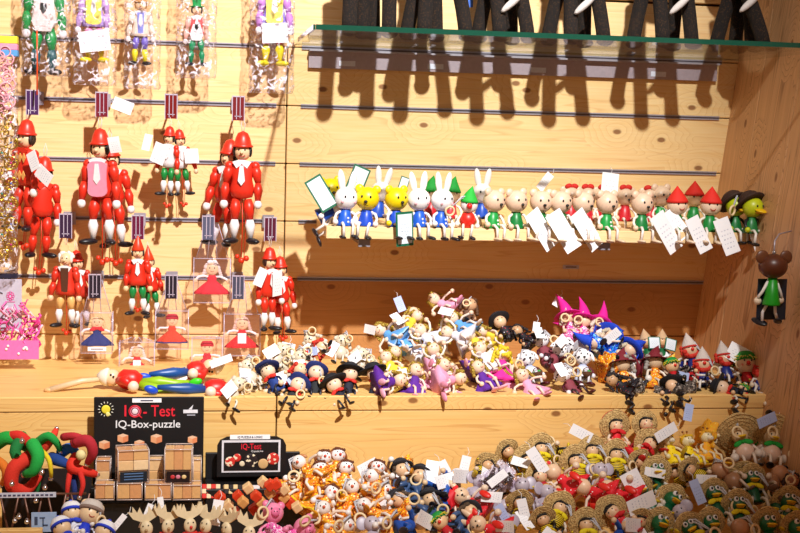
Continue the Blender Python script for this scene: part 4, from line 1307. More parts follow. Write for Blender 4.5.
# ------------------------------------------------------------ toy kinds
T_W1 = (('w', .9, -2.6, 1.6, -28, 2.4, 5.2),)
SK = 'eec9a0'
SPEC = {
 # row on the wooden shelf
 'rabbit': dict(name='rabbit_doll', hr=1.9, skin='faf6f8', ears='rabbit', body='cone', bcol='1a5cd0', buttons='e8e8f0', acol='f4ece8', hand='f4ece8', lcol='f2e6de', cheek='f6b8c0', label='white wooden rabbit with long ears and blue body sitting on the shelf', cat='rabbit'),
 'rabbit_b': dict(name='rabbit_doll', hr=1.75, skin='f8f4f4', ears='rabbit', body='cone', bcol='1a4cb8', acol='f4ece8', lcol='f2e6de', seed=4, label='white rabbit half hidden in the back row of the toy shelf', cat='rabbit'),
 'ybear': dict(name='bear_doll', hr=1.95, skin='f4d80c', ears='bear', muzzle='dog', body='cone', bcol='1a4cc8', acol='f4ece8', hand='f4ece8', lcol='f2e6de', label='yellow wooden bear with blue body sitting on the shelf', cat='bear'),
 'ybear_t': dict(name='bear_doll', hr=1.95, skin='f4d80c', ears='bear', muzzle='dog', body='cone', bcol='1a4cc8', acol='f4ece8', lcol='f2e6de', tags=(('g', -.2, -2.9, 2.6, -4, 3.3, 5.6),), label='yellow wooden bear behind a green edged card hanging over the shelf edge', cat='bear'),
 'mousew': dict(name='mouse_doll', hr=1.9, skin='eccaae', ears='bear', muzzle='dog', body='cone', bcol='149a40', buttons='f0f0f0', acol='f4ece0', hand='f0d0b0', lcol='f2e6de', shoe='e0c4a4', label='natural wood bear with green body, without a paper tag', cat='bear'),
 'mousew_t': dict(name='mouse_doll', hr=1.9, skin='eccaae', ears='bear', muzzle='dog', body='cone', bcol='0f7c38', acol='f4ece0', hand='f0d0b0', lcol='f2e6de', shoe='e8d0b4', seed=3, tags=(('w', .9, -3.1, 2.9, -33, 2.9, 7.2),), label='natural wood bear with green body behind a long white paper tag', cat='bear'),
 'mouseb': dict(name='mouse_doll', hr=1.55, skin='eccaae', ears='mouse', muzzle='dog', body='cone', bcol='c8202c', bow='d8241c', lcol='f2e6de', label='natural wood mouse with red bow in the back row', cat='mouse'),
 'elf': dict(name='elf_doll', hr=1.5, skin='f4d4b0', hat='cone', hcol='159c34', tall=1.8, body='cone', bcol='c8202c', label='doll in pointed green hat in the back row between the rabbits', cat='doll'),
 'clown': dict(name='clown_doll', hr=1.6, skin='f8f0ee', hat='cone', hcol='20b438', tall=1.9, nose='e0201c', nose_r=.34, body='ball', bcol='e0281c', muzzle='mouth', ring=(-3.2, -2.2), scale=.9, label='clown with green pointed hat, red nose and round red body', cat='clown'),
 'gnome': dict(name='gnome_doll', hr=1.8, skin='f8dcc0', hat='cone', hcol='e02414', tall=1.55, hbend=0, body='cone', bcol='128a3a', muzzle='mouth', acol='f4ece0', lcol='f4ece4', shoe='e6ccb0', tags=(('w', .9, -3.2, 2.4, -24, 2.6, 6.2),), label='gnome with pointed red hat and green body in the front row', cat='gnome'),
 'gnome_b': dict(name='gnome_doll', hr=1.7, skin='f4cca0', hat='cone', hcol='d8200f', tall=1.5, hbend=0, body='cone', bcol='128a3a', label='red hatted gnome behind and between the two front gnomes', cat='gnome'),
 'duckd': dict(name='duck_doll', hr=1.75, skin='c4d01c', muzzle='bill', eyes='dot', hat='brim', htilt=-42, hbrim=1.5, hcol='3c2418', hband='2a1810', body='cone', bcol='1c7c3c', acol='1c1a20', lcol='f4ece4', ring=(-2.2, -1.6), tags=(('w', 1.3, -3.2, 2.2, -18, 3.9, 6.6),), label='green yellow duck in brown hat with large white tag', cat='duck'),
 'duckd2': dict(name='duck_doll', hr=1.8, skin='c4d01c', muzzle='bill', eyes='dot', hat='brim', htilt=-42, hbrim=1.55, hcol='3c2418', body='cone', bcol='1c7c3c', acol='1c1a20', lcol='f4ece4', seed=5, tags=(('d', 2.0, -2.6, 2.6, -48, 3.4, 6.4),), label='green yellow duck in brown hat nearest the side board with dark card', cat='duck'),
 'hangd': dict(name='hanging_figure', hr=2.25, hsq=.85, skin='5a2c18', ears='mouse', ecol='6a3c22', eyes='no', body='cone', bh=4.2, bcol='14a01c', acol='f4efe8', hand='f2dcc0', lcol='f2f0f2', legs='down', foot=(.7, 1.5, .35), handr=.62, label='brown headed figure in green seen from behind, hanging before the side board', cat='doll', tags=(('d', -.7, -1.55, 3.9, 0, 4.8, 6.4),)),
 # heap on the step
 'navy': dict(name='sailor_doll', scale=.78, hr=1.5, skin='f6d4b4', hat='brim', hbrim=1.6, htilt=-30, hcol='16225c', hband='8aa8e0', scarf='e02c1c', body='coat', bcol='1c3c8c', acol='1a2450', lcol='20283c', shoe='120e16', hair='281c2c', hair_style='cap', handr=.6, tags=(), label='doll in navy hat, red scarf and blue coat', cat='doll'),
 'navy_r': dict(name='sailor_doll', scale=.76, hr=1.6, skin='f6d4b4', hat='brim', hbrim=1.5, htilt=-40, hcol='182a70', scarf='d8281c', body='coat', bcol='14181f', acol='14141c', lcol='1a1c2c', ring=(1.0, -2.8), seed=6, label='doll in navy hat with red scarf and a hanging wooden ring', cat='doll'),
 'navy_b': dict(name='sailor_doll', scale=.7, hr=1.7, skin='f4d0b0', hat='brim', hbrim=1.9, htilt=-12, hcol='12121c', scarf='d8281c', body='coat', bcol='12162c', acol='14141c', lcol='1a1c2c', seed=8, label='doll with wide black brim hat and red scarf', cat='doll'),
 'lamb': dict(name='lamb_doll', ring=(1.4, -.6), scale=.72, hr=1.5, skin='e8d8bc', hair='e0d4c0', ears='flap', ecol='d4c4a8', muzzle='dog', body='ball', bcol='ddd0bc', acol='ddd0bc', hand='e8dccb', lcol='e8dccb', tags=(('w', -1.2, -2.0, 3.2, 20, 2.4, 3.6),), label='cream woolly lamb with floppy ears and a white tag', cat='lamb'),
 'redd': dict(name='red_doll', scale=.66, skin=SK, hair='c82c18', body='coat', bcol='dc2c18', acol='dc2c18', lcol='e8ded6', arms='out', tags=(('b', -.6, -1.8, 2, 25, 2.0, 3.2),), label='bright red coated doll lying on the cream lambs', cat='doll'),
 'f_pink': dict(name='fairy_doll', scale=.86, hr=1.28, skin='f6d4b8', hair=TINSEL, body='dress', bcol='f4a8cc', muzzle='mouth', acol='f6dccb', lcol='f6e0d4', shoe='f09ab8', arms='out', label='blond doll in pale pink dress in the fairy heap', cat='doll'),
 'f_blue': dict(name='fairy_doll', scale=.86, hr=1.28, skin='f6d4b8', hair=TINSEL, body='dress', bcol='62a8ee', trim='a8d0f8', muzzle='mouth', acol='f6dccb', lcol='f6e0d4', shoe='f4e4da', arms='out', seed=3, tags=(('w', -1.0, -1.6, 6.4, -20, 1.7, 3.0),), label='blond doll in sky blue dress in the fairy heap', cat='doll'),
 'f_white': dict(name='fairy_doll', scale=.86, hr=1.28, skin='f6d4b8', hair=TINSEL, body='dress', bcol='eceaf6', acol='f6ecde', lcol='f6e0d4', shoe='f4e4da', arms='up', seed=4, label='blond doll in silvery white dress in the fairy heap', cat='doll'),
 'f_purple': dict(name='fairy_doll', scale=.86, hr=1.28, skin='f6d4b8', hair=TINSEL, body='dress', bcol='5c1c98', muzzle='mouth', acol='f6dccb', lcol='f6d0c0', shoe='f4b0c8', seed=5, label='blond doll in dark purple satin dress', cat='doll'),
 'f_mag': dict(name='butterfly_doll', scale=.95, hr=1.3, skin='f2dcc4', hair='e8cc20', body='dress', bcol='f0289c', acol='f6dccb', lcol='f6d0c0', shoe='f0a8c0', wings='f4e4c8', wing_side=-1, seed=6, label='butterfly winged doll in magenta dress, cream wings spread to the front', cat='doll'),
 'f_yell': dict(name='fairy_doll', scale=.78, hr=1.25, skin='f6d4b8', hair=TINSEL, body='dress', bcol='f4d43c', acol='f6dccb', lcol='f6e0d4', shoe='f4e4da', seed=7, label='doll in yellow dress between the fairies', cat='doll'),
 'blackhat': dict(name='black_hat_doll', scale=.78, hr=1.4, skin='f0c49c', hat='brim', hbrim=1.8, htilt=-25, hcol='120e14', body='coat', bcol=DOTS_N, acol='14101a', lcol='1a1620', label='black hatted doll in black coat with red stitching', cat='doll'),
 'darkfl': dict(name='black_hat_doll', scale=.74, hr=1.3, skin='caa078', hair='201418', body='dress', bcol=DOTS_N, acol='1a1418', lcol='2a2026', seed=3, label='dark haired doll in black speckled dress', cat='doll'),
 'brownd': dict(name='brown_haired_doll', scale=.7, skin='d8a880', hair='5c3a20', body='coat', bcol='6a4a38', acol='8a6a50', lcol='6a4a38', ring=(-1.2, -1.8), label='brown haired doll with wooden ring', cat='doll'),
 'dalm': dict(name='spotted_dog_doll', scale=.88, hr=1.6, skin=DALM, ears='flap', ecol=DALM, muzzle='dog', body='coat', bcol='c4cdea', apron='eceef8', basket=True, acol='6a2438', hand='eeeaf2', lcol='e8e4ec', shoe='54101c', foot=(.85, 1.5, .4), ring=(-2.2, -2.2), label='spotted white dog doll in pale apron with a small filled basket', cat='dog'),
 'dalm2': dict(name='spotted_dog_doll', scale=.84, hr=1.55, skin=DALM, ears='flap', ecol=DALM, muzzle='dog', body='coat', bcol='8c3a48', acol='54182a', hand='eeeaf2', lcol='3c2028', shoe='54101c', ring=(1.6, -1.9), seed=4, tags=(('w', -.8, -2, 6.2, 12, 1.8, 3.2),), label='spotted white dog doll in wine coloured coat without a basket', cat='dog'),
 'witch_p': dict(name='witch_doll', scale=.82, hr=1.45, skin='f2ccaa', hat='cone', hcol='f0149a', tall=3.6, hbend=-1.0, hbrim=2.1, hair='e8d8c8', body='dress', bcol=SEQ_P, acol='f4dcc8', lcol='f4d8c8', ring=(-1.2, -1.6), label='doll with tall magenta pointed hat and pink sequin dress', cat='doll'),
 'witch_b': dict(name='witch_doll', scale=.82, hr=1.45, skin='f2ccaa', hat='cone', hcol='1448d8', tall=3.0, hbend=.9, hbrim=2.3, hair='d8c8a8', body='dress', bcol=SEQ_B, acol='f4dcc8', lcol='f4d8c8', seed=4, tags=(('w', .8, -2.0, 1.6, -50, 1.8, 3.6),), label='doll with blue pointed brim hat and blue sequin dress', cat='doll'),
 'orange_l': dict(name='peasant_doll', scale=.95, hr=1.4, skin='e8c8a4', hat='cone', hcol='7c1424', tall=1.8, hbend=.6, hbrim=1.7, hair='a8a098', body='dress', bcol=FLORAL, acol='f2e8d8', hand='f0ece4', lcol='e8d8c8', shoe='1a141a', handr=.62, label='doll in wine red hat and orange flowered dress at the step edge', cat='doll'),
 'furry': dict(name='furry_toy', scale=.8, hr=1.5, skin=FUR, ears='bear', ecol=FUR, muzzle='dog', body='ball', bcol=FUR, acol='1c181a', hand='2a2424', lcol='3a3230', arms='out', label='furry grey black toy lying over the step edge', cat='plush toy'),
 'greenc': dict(name='green_capped_doll', scale=.76, hr=1.45, skin='f2c494', hat='cap', hcol='17983c', hair='ecd830', hair_style='straws', nose='e8281c', body='cone', bcol='c8202a', buttons='f4e8d8', acol='1a1c1c', lcol='f4ece4', label='straw haired doll with green cap and red nose', cat='doll'),
 'tangn': dict(name='tan_hat_gnome', scale=.8, hr=1.35, skin='e8b884', hat='cone', hcol='d8b48c', tall=1.9, hbend=0, hair='8c4a28', hair_style='beard', body='cone', bcol='1c6c3c', acol='e8dccc', lcol='f0e6da', tags=(('g', 1.4, -1.6, 4.6, 6, 2.6, 2.6),), label='gnome with tan pointed hat beside a green edged card', cat='gnome'),
 'clownr': dict(name='clown_doll', scale=.84, hr=1.6, skin='f0c4a0', hat='cone', hcol='d8ccc4', tall=2.0, hbend=0, hair='d82c18', hair_style='beard', hband='c8281c', nose='e8281c', body='cone', bcol='1c2c7c', acol='f0e6dc', hand='f2dcc0', lcol='f0e8e0', ring=(1.6, -2.6), label='clown with greyish pointed hat, bushy red hair and blue body', cat='clown'),
 'clowns': dict(name='clown_doll', scale=.95, hr=1.7, skin='f6cfae', hat='cap', hcol='2a9a30', hair='f0e070', hair_style='straws', nose='e8281c', cheek='f09078', muzzle='mouth', body='cone', bcol='c81c24', buttons='f0d840', acol='22202a', lcol='f2ece6', shoe='e8d4c0', ring=(3.0, -2.6), tags=(('w', -.6, -.4, 7.4, 28, 3.8, 3.4),), label='clown with yellow straw hair, green cap and red nose nearest the side board', cat='clown'),
 # heap in the lower tray
 'sailw': dict(name='white_cap_doll', scale=.74, hr=1.6, skin='f2d0a4', hat='cap', hcol='f2f2f8', hband='1c3cd0', pompom='1c3cd0', body='cone', bcol='f0f0f8', scarf='1c3cd0', acol='f0f0f6', hand='f0ece8', lcol='f0e8e4', shoe='1c3cc0', arms='out', label='doll in white cap with blue band and pompom at the bottom left', cat='doll'),
 'sailm': dict(name='white_cap_doll', scale=.82, hr=1.8, skin='f2d0a4', hat='cap', hcol='cfc4bc', hband='8c7468', ears='bear', muzzle='mouth', body='cone', bcol='1c3cd0', acol='f0f0f6', lcol='f0e8e4', ring=(1.4, -1.9), seed=3, label='bare headed wooden doll with wooden ring at the bottom left', cat='doll'),
 'cow': dict(name='cow_doll', scale=.95, hr=1.12, skin='f8f2f2', ears='flap', ecol='8c4a20', hair='6c3416', hair_style='cap', cheek='f07850', nose='e04830', nose_r=.2, body='dress', bcol=FLORAL, trim='e8c814', acol='f4e0d0', lcol='f0e2d4', shoe='e8a010', label='white faced doll with brown hair in orange flowered dress', cat='doll'),
 'cow2': dict(name='cow_doll', scale=.92, ring=(-1.6, -1.8), hr=1.12, skin='f4ece8', ears='flap', ecol='c08050', eyes='dot', nose='d86848', body='dress', bcol=FLORAL, acol='f0dcc8', lcol='f0e2d4', shoe='d88a10', seed=5, arms='out', label='bald white faced doll in orange flowered dress', cat='doll'),
 'denim': dict(name='denim_doll', scale=.9, hr=1.25, skin='ecc298', hair='54402c', hat='brim', hbrim=1.5, htilt=-20, hcol='26262e', body='coat', bcol=mat('35507c', .85, bump=.6, bscale=900), acol='44608c', hand='eccaa0', lcol='3a5684', shoe='1c1a22', lr=.42, ar=.42, ring=(1.1, -2.8), label='doll in blue denim overalls with dark hat and ring', cat='doll'),
 'denim2': dict(name='denim_doll', scale=.86, hr=1.25, skin='ecc298', hat='cap', hcol='f0eef2', body='coat', bcol=mat('1c50b0', .8, bump=.5, bscale=900), acol='2460c0', hand='eccaa0', lcol='205ab8', shoe='1c1a22', lr=.45, ar=.45, seed=4, arms='out', tags=(('w', .6, -1.4, 5.4, 38, 2.2, 4.4),), label='doll in bright blue overalls with white cap', cat='doll'),
 'mred': dict(name='mouse_doll', scale=.86, hr=1.4, skin='f0cca8', ears='rabbit', bow='e81c24', muzzle='dog', body='dress', bcol=DOTS_R, acol='f2dcc8', hand='f2d8bc', lcol='f2dcc8', shoe='e8281c', arms='out', legs='fwd', handr=.6, tags=(('w', 1.4, -2.6, .8, -25, 1.8, 3.6),), label='wooden mouse in white dotted red dress with red shoes and tag', cat='mouse'),
 'egrey': dict(name='elephant_doll', scale=.8, hr=1.4, skin='c4b8c4', ears='big', ecol='b4a8b8', eyes='dot', body='ball', bcol='b8acbc', acol='c0b4c0', lcol='c0b4c0', shoe='a89cb0', label='pale grey elephant with wide round ears', cat='elephant'),
 'pigp': dict(name='pig_doll', scale=.9, hr=1.6, skin='f490b4', ears='bear', ecol='f07ca4', muzzle='snout', snout='f27ca8', body='dress', bcol=SEQ_P, acol='f4a0c0', lcol='f4a0c0', shoe='e87098', ring=(-1.6, -1.4), label='pink pig in sequin dress', cat='pig'),
 'bee': dict(name='bee_doll', scale=.86, ring=(2.0, -2.6), hr=1.15, skin='eec49a', hair='1c1410', hair_style='cap', hat='straw', hbrim=2.35, knobs=True, htilt=-58, body='ball', bcol=BEE, scarf='f0dc10', acol='f0e2d0', hand='f0d8bc', lcol='1c1814', shoe='e8c818', antenna=True, label='bee doll in knobbed straw hat with yellow scarf', cat='bee doll'),
 'bee2': dict(name='bee_doll', scale=.74, hr=1.2, skin='e4b488', hair='1c1410', hair_style='cap', hat='straw', hbrim=2.2, knobs=True, htilt=-40, body='ball', bcol=BEE, acol='2a2018', hand='e8ccb0', lcol='1c1814', shoe='c8a818', seed=7, tags=(('w', -.8, -2.2, 1.8, -30, 1.8, 4.4),), label='striped bee doll in straw hat with white tag', cat='bee doll'),
 'lady': dict(name='ladybird_doll', scale=.84, hr=1.25, skin='f0c8a0', hair='140e12', hair_style='cap', hat='straw', hbrim=2.3, htilt=-58, hband='c01c20', cheek='f09078', scarf='d81c20', body='dress', bcol=DOTS_R, acol='f0dcc8', lcol='f0dcc8', shoe='c8201c', label='black haired doll in red rimmed straw hat and red scarf', cat='doll'),
 'lady2': dict(name='ladybird_doll', scale=.84, hr=1.25, skin='f0c8a0', hair='140e12', hair_style='cap', hat='straw', hbrim=2.0, htilt=-66, cheek='f09078', body='dress', bcol='b81c2c', acol='f0dcc8', handr=.65, lcol='f0dcc8', shoe='c8201c', seed=5, label='black haired doll in plain straw hat and dark red dress', cat='doll'),
 'ballred': dict(name='mouse_doll', scale=.9, hr=1.35, skin='f2cca8', eyes='no', bow='e02030', body='dress', bcol=DOTS_R, acol='f2dcc8', hand='f2d8bc', lcol='f2dcc8', shoe='e8281c', arms='out', legs='fwd', seed=6, handr=.6, label='doll lying in dotted red dress, red bow on bare head', cat='doll'),
 'giraffe': dict(name='giraffe_doll', scale=.84, hr=1.15, skin='f6e6b4', ears='horn', ecol='f0b830', muzzle='long', hair='f0c020', hair_style='cap', body='dress', bcol=DOTS_Y, acol='f4e6c0', lcol='f4e6c0', shoe='e8a818', label='giraffe doll with pale muzzle in yellow dotted dress', cat='giraffe'),
 'giraffe2': dict(name='giraffe_doll', scale=.84, hr=1.15, skin='f6e6b4', ears='horn', ecol='f0a830', muzzle='long', hair='f0b020', hair_style='cap', body='dress', bcol=speckle('dotted_orange', 'f4a81c', ['e8d020', 'f4a81c', 'f4c85c', 'd07810'], 300), acol='f4e6c0', lcol='f4e6c0', shoe='e8a818', seed=4, label='giraffe doll with pale muzzle in orange dotted dress', cat='giraffe'),
 'frog': dict(name='frog_doll', scale=.95, hr=1.3, skin='0d6a3a', muzzle='bill', eyes='big', hat='straw', hbrim=1.85, htilt=-58, body='cone', bcol='0d5c38', acol='f2ece0', hand='e8dccc', lcol='f2ece0', shoe='e8c81c', label='green headed duck doll with yellow bill in straw hat', cat='duck doll'),
 'frog_s': dict(name='frog_doll', scale=.92, ring=(2.2, -3.2), hr=1.28, skin='0c5c34', muzzle='bill', eyes='big', hat='straw', hbrim=1.9, htilt=-50, body='cone', bcol='0d5c38', scarf='f0d80c', acol='f2ece0', hand='e8dccc', lcol='f2ece0', shoe='e8c81c', seed=5, label='green headed duck doll with yellow neck bow and straw hat', cat='duck doll'),
 'gbow': dict(name='bird_doll', scale=1.0, hr=1.25, skin='e8c89c', muzzle='bill', hat='straw', hbrim=3.0, htilt=-40, scarf='12a030', body='ball', bcol='f2cdb4', acol='f0e0d0', hand='f0e2d4', lcol='f0e0d0', handr=.7, ring=(-.2, -.2), label='bird doll in big straw hat with bright green bow', cat='bird doll'),
 'magd': dict(name='sequin_doll', scale=.8, hr=1.3, skin='b87858', hair='3a2018', body='dress', bcol=speckle('sequins_magenta', 'b8145c', ['ff60b0', 'd8208c', '80104c', 'ffb0d8'], 420, .3, .5), acol='e8c8b0', lcol='e8c8b0', ring=(-1.0, -1.4), label='doll in magenta sequin dress', cat='doll'),
 'bballs': dict(name='beaded_figure', scale=.9, hr=1.5, skin='c8926c', eyes='no', body='ball', bcol='b0805c', acol='e4d0bc', hand='e8d4c0', lcol='e0d0c0', shoe='6c4c38', ring=(1.4, -1.2), label='plain brown wooden ball figure with wooden ring', cat='doll'),
}
def zoneA(px, py):
    return -.311 + max(0, (382 - py)) * .0028
def zoneB(px, py):
    return -.60 + max(0, (533 - py)) * .0021
PLACED = {'A': [], 'B': []}
def put(key, px, py, zone, roll=0, pitch=28, yaw=0, scale=1.0, label=None, dY=0.0):
    Y = (zoneA if zone == 'A' else zoneB)(px, py) + dY
    o = get_doll(key)
    place_head(o, atY(px, py, Y), roll, pitch, yaw, scale)
    sp = SPEC[key]
    tag(o, label or sp['label'], sp['cat'], 'dolls heaped on the step' if zone == 'A' else 'dolls heaped in the lower tray')
    PLACED[zone].append((px, py, key))
    return o

# ---- row of sitting toys on the wooden shelf
def sit(key, px, row=0, yaw=0, roll=0, label=None, dz=0.0):
    Y = (-.168, -.095, -.196)[row]
    o = get_doll(key)
    x = atY(px, 200, Y).x
    sp = SPEC[key]
    o.matrix_world = Matrix.Translation((x, Y, 1.3065 + dz + (0.010 if row == 1 else 0))) @ rotm(roll, 0, yaw)
    tag(o, label or sp['label'], sp['cat'], 'little toys sitting on the wooden shelf')
for a in (('ybear', 333, 1, 10, -6, 'yellow bear at the left end hidden behind the first rabbit'), ('rabbit', 345, 0, 12, 2), ('ybear', 366, 0, -14, 3), ('rabbit_b', 377, 1, 10, 8), ('ybear_t', 396, 0, 24, 0),
          ('rabbit', 420, 0, 12, -3), ('rabbit', 441, 0, 26, 2), ('elf', 431, 1), ('elf', 450, 1, 0, 4), ('clown', 468, 0, -8, 3), ('rabbit_b', 482, 1, 0, 0), ('mousew', 493, 0, 28, 2), ('mousew_t', 517, 0, 22, -2), ('mousew_t', 541, 0, 6, 0),
          ('mousew_t', 562, 0, 20, -3), ('mousew', 582, 0, 34, 2), ('mousew', 607, 0, 18, 0), ('mousew_t', 642, 0, 16, 0), ('mouseb', 571, 1), ('mouseb', 587, 1, 10), ('mouseb', 604, 1, 0), ('mouseb', 625, 1, 8), ('mouseb', 650, 1, -8),
          ('mousew', 660, 1, 20, 0, 'natural wood bear squeezed beside the gnomes'), ('gnome', 678, 0, 10, -2), ('gnome_b', 694, 1), ('gnome', 710, 0, -6, 2), ('duckd', 736, 0, 22, 0), ('duckd2', 752, 2, 24, 2)):
    sit(*a)
# loose cards lying on the row
def loose_card(px, py, Y, roll, W, H, kind, lab):
    r = empty('printed_card' if kind == 'g' else 'paper_tag')
    r.matrix_world = Matrix.Translation(atY(px, py, Y)) @ rotm(roll, 8, 0)
    if kind == 'g':
        MB().sheet(W, H, .0006, GREEN_CARD, (0, 0, 0)).build('green_border', r)
        MB().sheet(W * .82, H * .88, .0004, PAPER_G, (0, -.0006, -H * .06)).build('printed_face', r)
    else:
        MB().sheet(W, H, .0005, PAPER if kind == 'w' else paper('tag_blue', 'b4c4ee', '3a4a90'), (0, 0, 0), bend=-.002).build('paper', r)
        MB().tube([(0, .001, -.003), (.003, .004, .006), (0, .008, .012)], .0004, WHITE, 4).build('string', r)
    tag(r, lab, 'tag')
loose_card(312, 178, -.165, -32, .030, .058, 'g', 'green edged card leaning out at the left end of the toy shelf')
loose_card(363, 167, -.10, 22, .030, .050, 'g', 'green edged card standing up behind the first yellow bear')
loose_card(406, 177, -.09, 18, .016, .030, 'g', 'small grey green card behind the tagged yellow bear')
loose_card(113, 102, -.085, -70, .020, .034, 'w', 'white paper tag beside the hook above the pink fronted puppet')
loose_card(611, 173, -.10, 6, .030, .040, 'w', 'white paper tag standing up behind the natural wood bears')
loose_card(666, 212, -.175, -38, .028, .055, 'w', 'white tag draped over the shelf edge left of the front gnomes')
loose_card(551, 174, -.13, 40, .014, .034, 'w', 'narrow white tag rising between two natural wood bears')
# doll with black shoes poking out over the left end
o = get_doll('rabbit_b')
o.matrix_world = Matrix.Translation((atY(318, 222, -.15).x, -.15, 1.318)) @ rotm(62, 0, 50)
tag(o, 'white rabbit toppled over at the left end, black shoes over the edge', 'rabbit', 'little toys sitting on the wooden shelf')
# hanging figure before the side board
o = get_doll('hangd')
place_head(o, atY(773, 266, -.385), 0, 0, 180)
tag(o, SPEC['hangd']['label'], 'doll')
hp = atY(774, 255, -.385)
r = empty('cord_hook'); r.location = hp
MB().tube([(0, 0, -.004), (0, 0, .022), (.02, .03, .030), (.05, .05, .034)], .0012, ALU, 6).build('hook_wire', r)
MB().ell((0, 0, .004), .003, mat('c8c8d0', .2, .8), 8, 6).build('ring', r)
tag(r, 'thin wire hook in the side board carrying the brown headed figure', 'hook')

# ---- big lying puppets at the left of the step
def lying(name, px0, py0, px1, py1, Y, body, legc, foot, lab, hat='f4ecdc', armc='e8d8cc', flip=0):
    """jointed puppet lying along the step from head to feet"""
    a, b = atY(px0, py0, Y), atY(px1, py1, Y - .015)
    L_ = (b - a).length
    X = (b - a).normalized(); Yv = Vector((0, 1, 0)); Yv = (Yv - X * Yv.dot(X)).normalized(); Z = X.cross(Yv)
    Mx = Matrix((X, Yv, Z)).transposed().to_4x4(); Mx.translation = a
    r = empty(name, Mx)
    k = L_
    hd = MB().ell((.04 * k, 0, .006), (.012, .012, .013), M_('f4cfa8'), 14, 10).build('head', r)
    f = MB(); f.ell((.035 * k, -.011, .012), .0018, BLACK, 6, 5); f.ell((.045 * k + .003, -.012, .010), .0018, BLACK, 6, 5); f.build('face', hd)
    MB().lathe([(.014, 0), (.0145, .003), (.009, .012), (.003, .017)], M_(hat), 14, (.04 * k - .006, 0, .006), (0, -90, 0)).build('cap', r)
    MB().tube([(.10 * k, 0, .004), (.16 * k, 0, .006), (.28 * k, 0, .006), (.36 * k, 0, .004)], [.008, .015, .016, .011], M_(body), 14).build('torso', r)
    for sg in (-1, 1):
        ar = MB().tube([(.13 * k, sg * .016, .006), (.22 * k, sg * .024 - .006, .010), (.30 * k, sg * .020 - .012, .004)], [.006, .008, .005], M_(body), 9).build('arm', r)
        MB().ell((.315 * k, sg * .020 - .013, .003), .0085, M_('f6dcc4'), 12, 8).build('hand', ar)
        dz = .010 * sg + flip * .01 * sg
        lg = MB().tube([(.36 * k, sg * .008, .003), (.55 * k, sg * .012, .002 + dz * .4), (.72 * k, sg * .014, dz * .6), (.88 * k, sg * .016, dz)], [.006, .009, .0062, .0035], M_(legc), 10).build('leg', r)
        MB().ell((.95 * k, sg * .016 - .004, dz + .002), (.011, .0045, .0065), M_(foot), 12, 8, (0, -25 * sg, 0)).build('shoe', lg)
    tag(r, lab, 'puppet', 'long puppets lying along the step')
    return r
r = lying('lying_puppet', 108, 381, 198, 392, -.27, 'e0241c', '9cc81c', '3cd81c', 'puppet lying along the step with lime green legs, head to the left')
MB().tube([atY(104, 379, -.27), atY(82, 381, -.28), atY(50, 390, -.29)], [.0035, .0045, .005], M_('e8c8a0'), 8).ell(atY(49, 390, -.29), (.008, .005, .004), M_('e8b880'), 10, 7).build('drum_stick', None)
so = bpy.data.objects['drum_stick']; tag(so, 'long pale wooden stick lying left of the lime legged puppet', 'stick')
lying('lying_puppet', 212, 363, 141, 381, -.22, 'dc241c', '17509c', '1c50d8', 'upper lying puppet with blue legs pointing left, head under the hooded doll box')
lying('lying_puppet', 236, 383, 146, 393, -.285, 'e0201c', '164c94', '1c50d8', 'front lying puppet with blue legs along the edge of the step')
for px, py, roll, lab in ((221, 361, 72, 'narrow white tag lying over the upper blue legged puppet'), (176, 380, 78, 'pale tag between the legs of the lying puppets')):
    r = empty('paper_tag'); r.matrix_world = Matrix.Translation(atY(px, py, -.24)) @ rotm(roll, 10, 0)
    MB().sheet(.012, .036, .0005, PAPER, (0, 0, .018), bend=-.002).build('paper', r)
    tag(r, lab, 'tag')

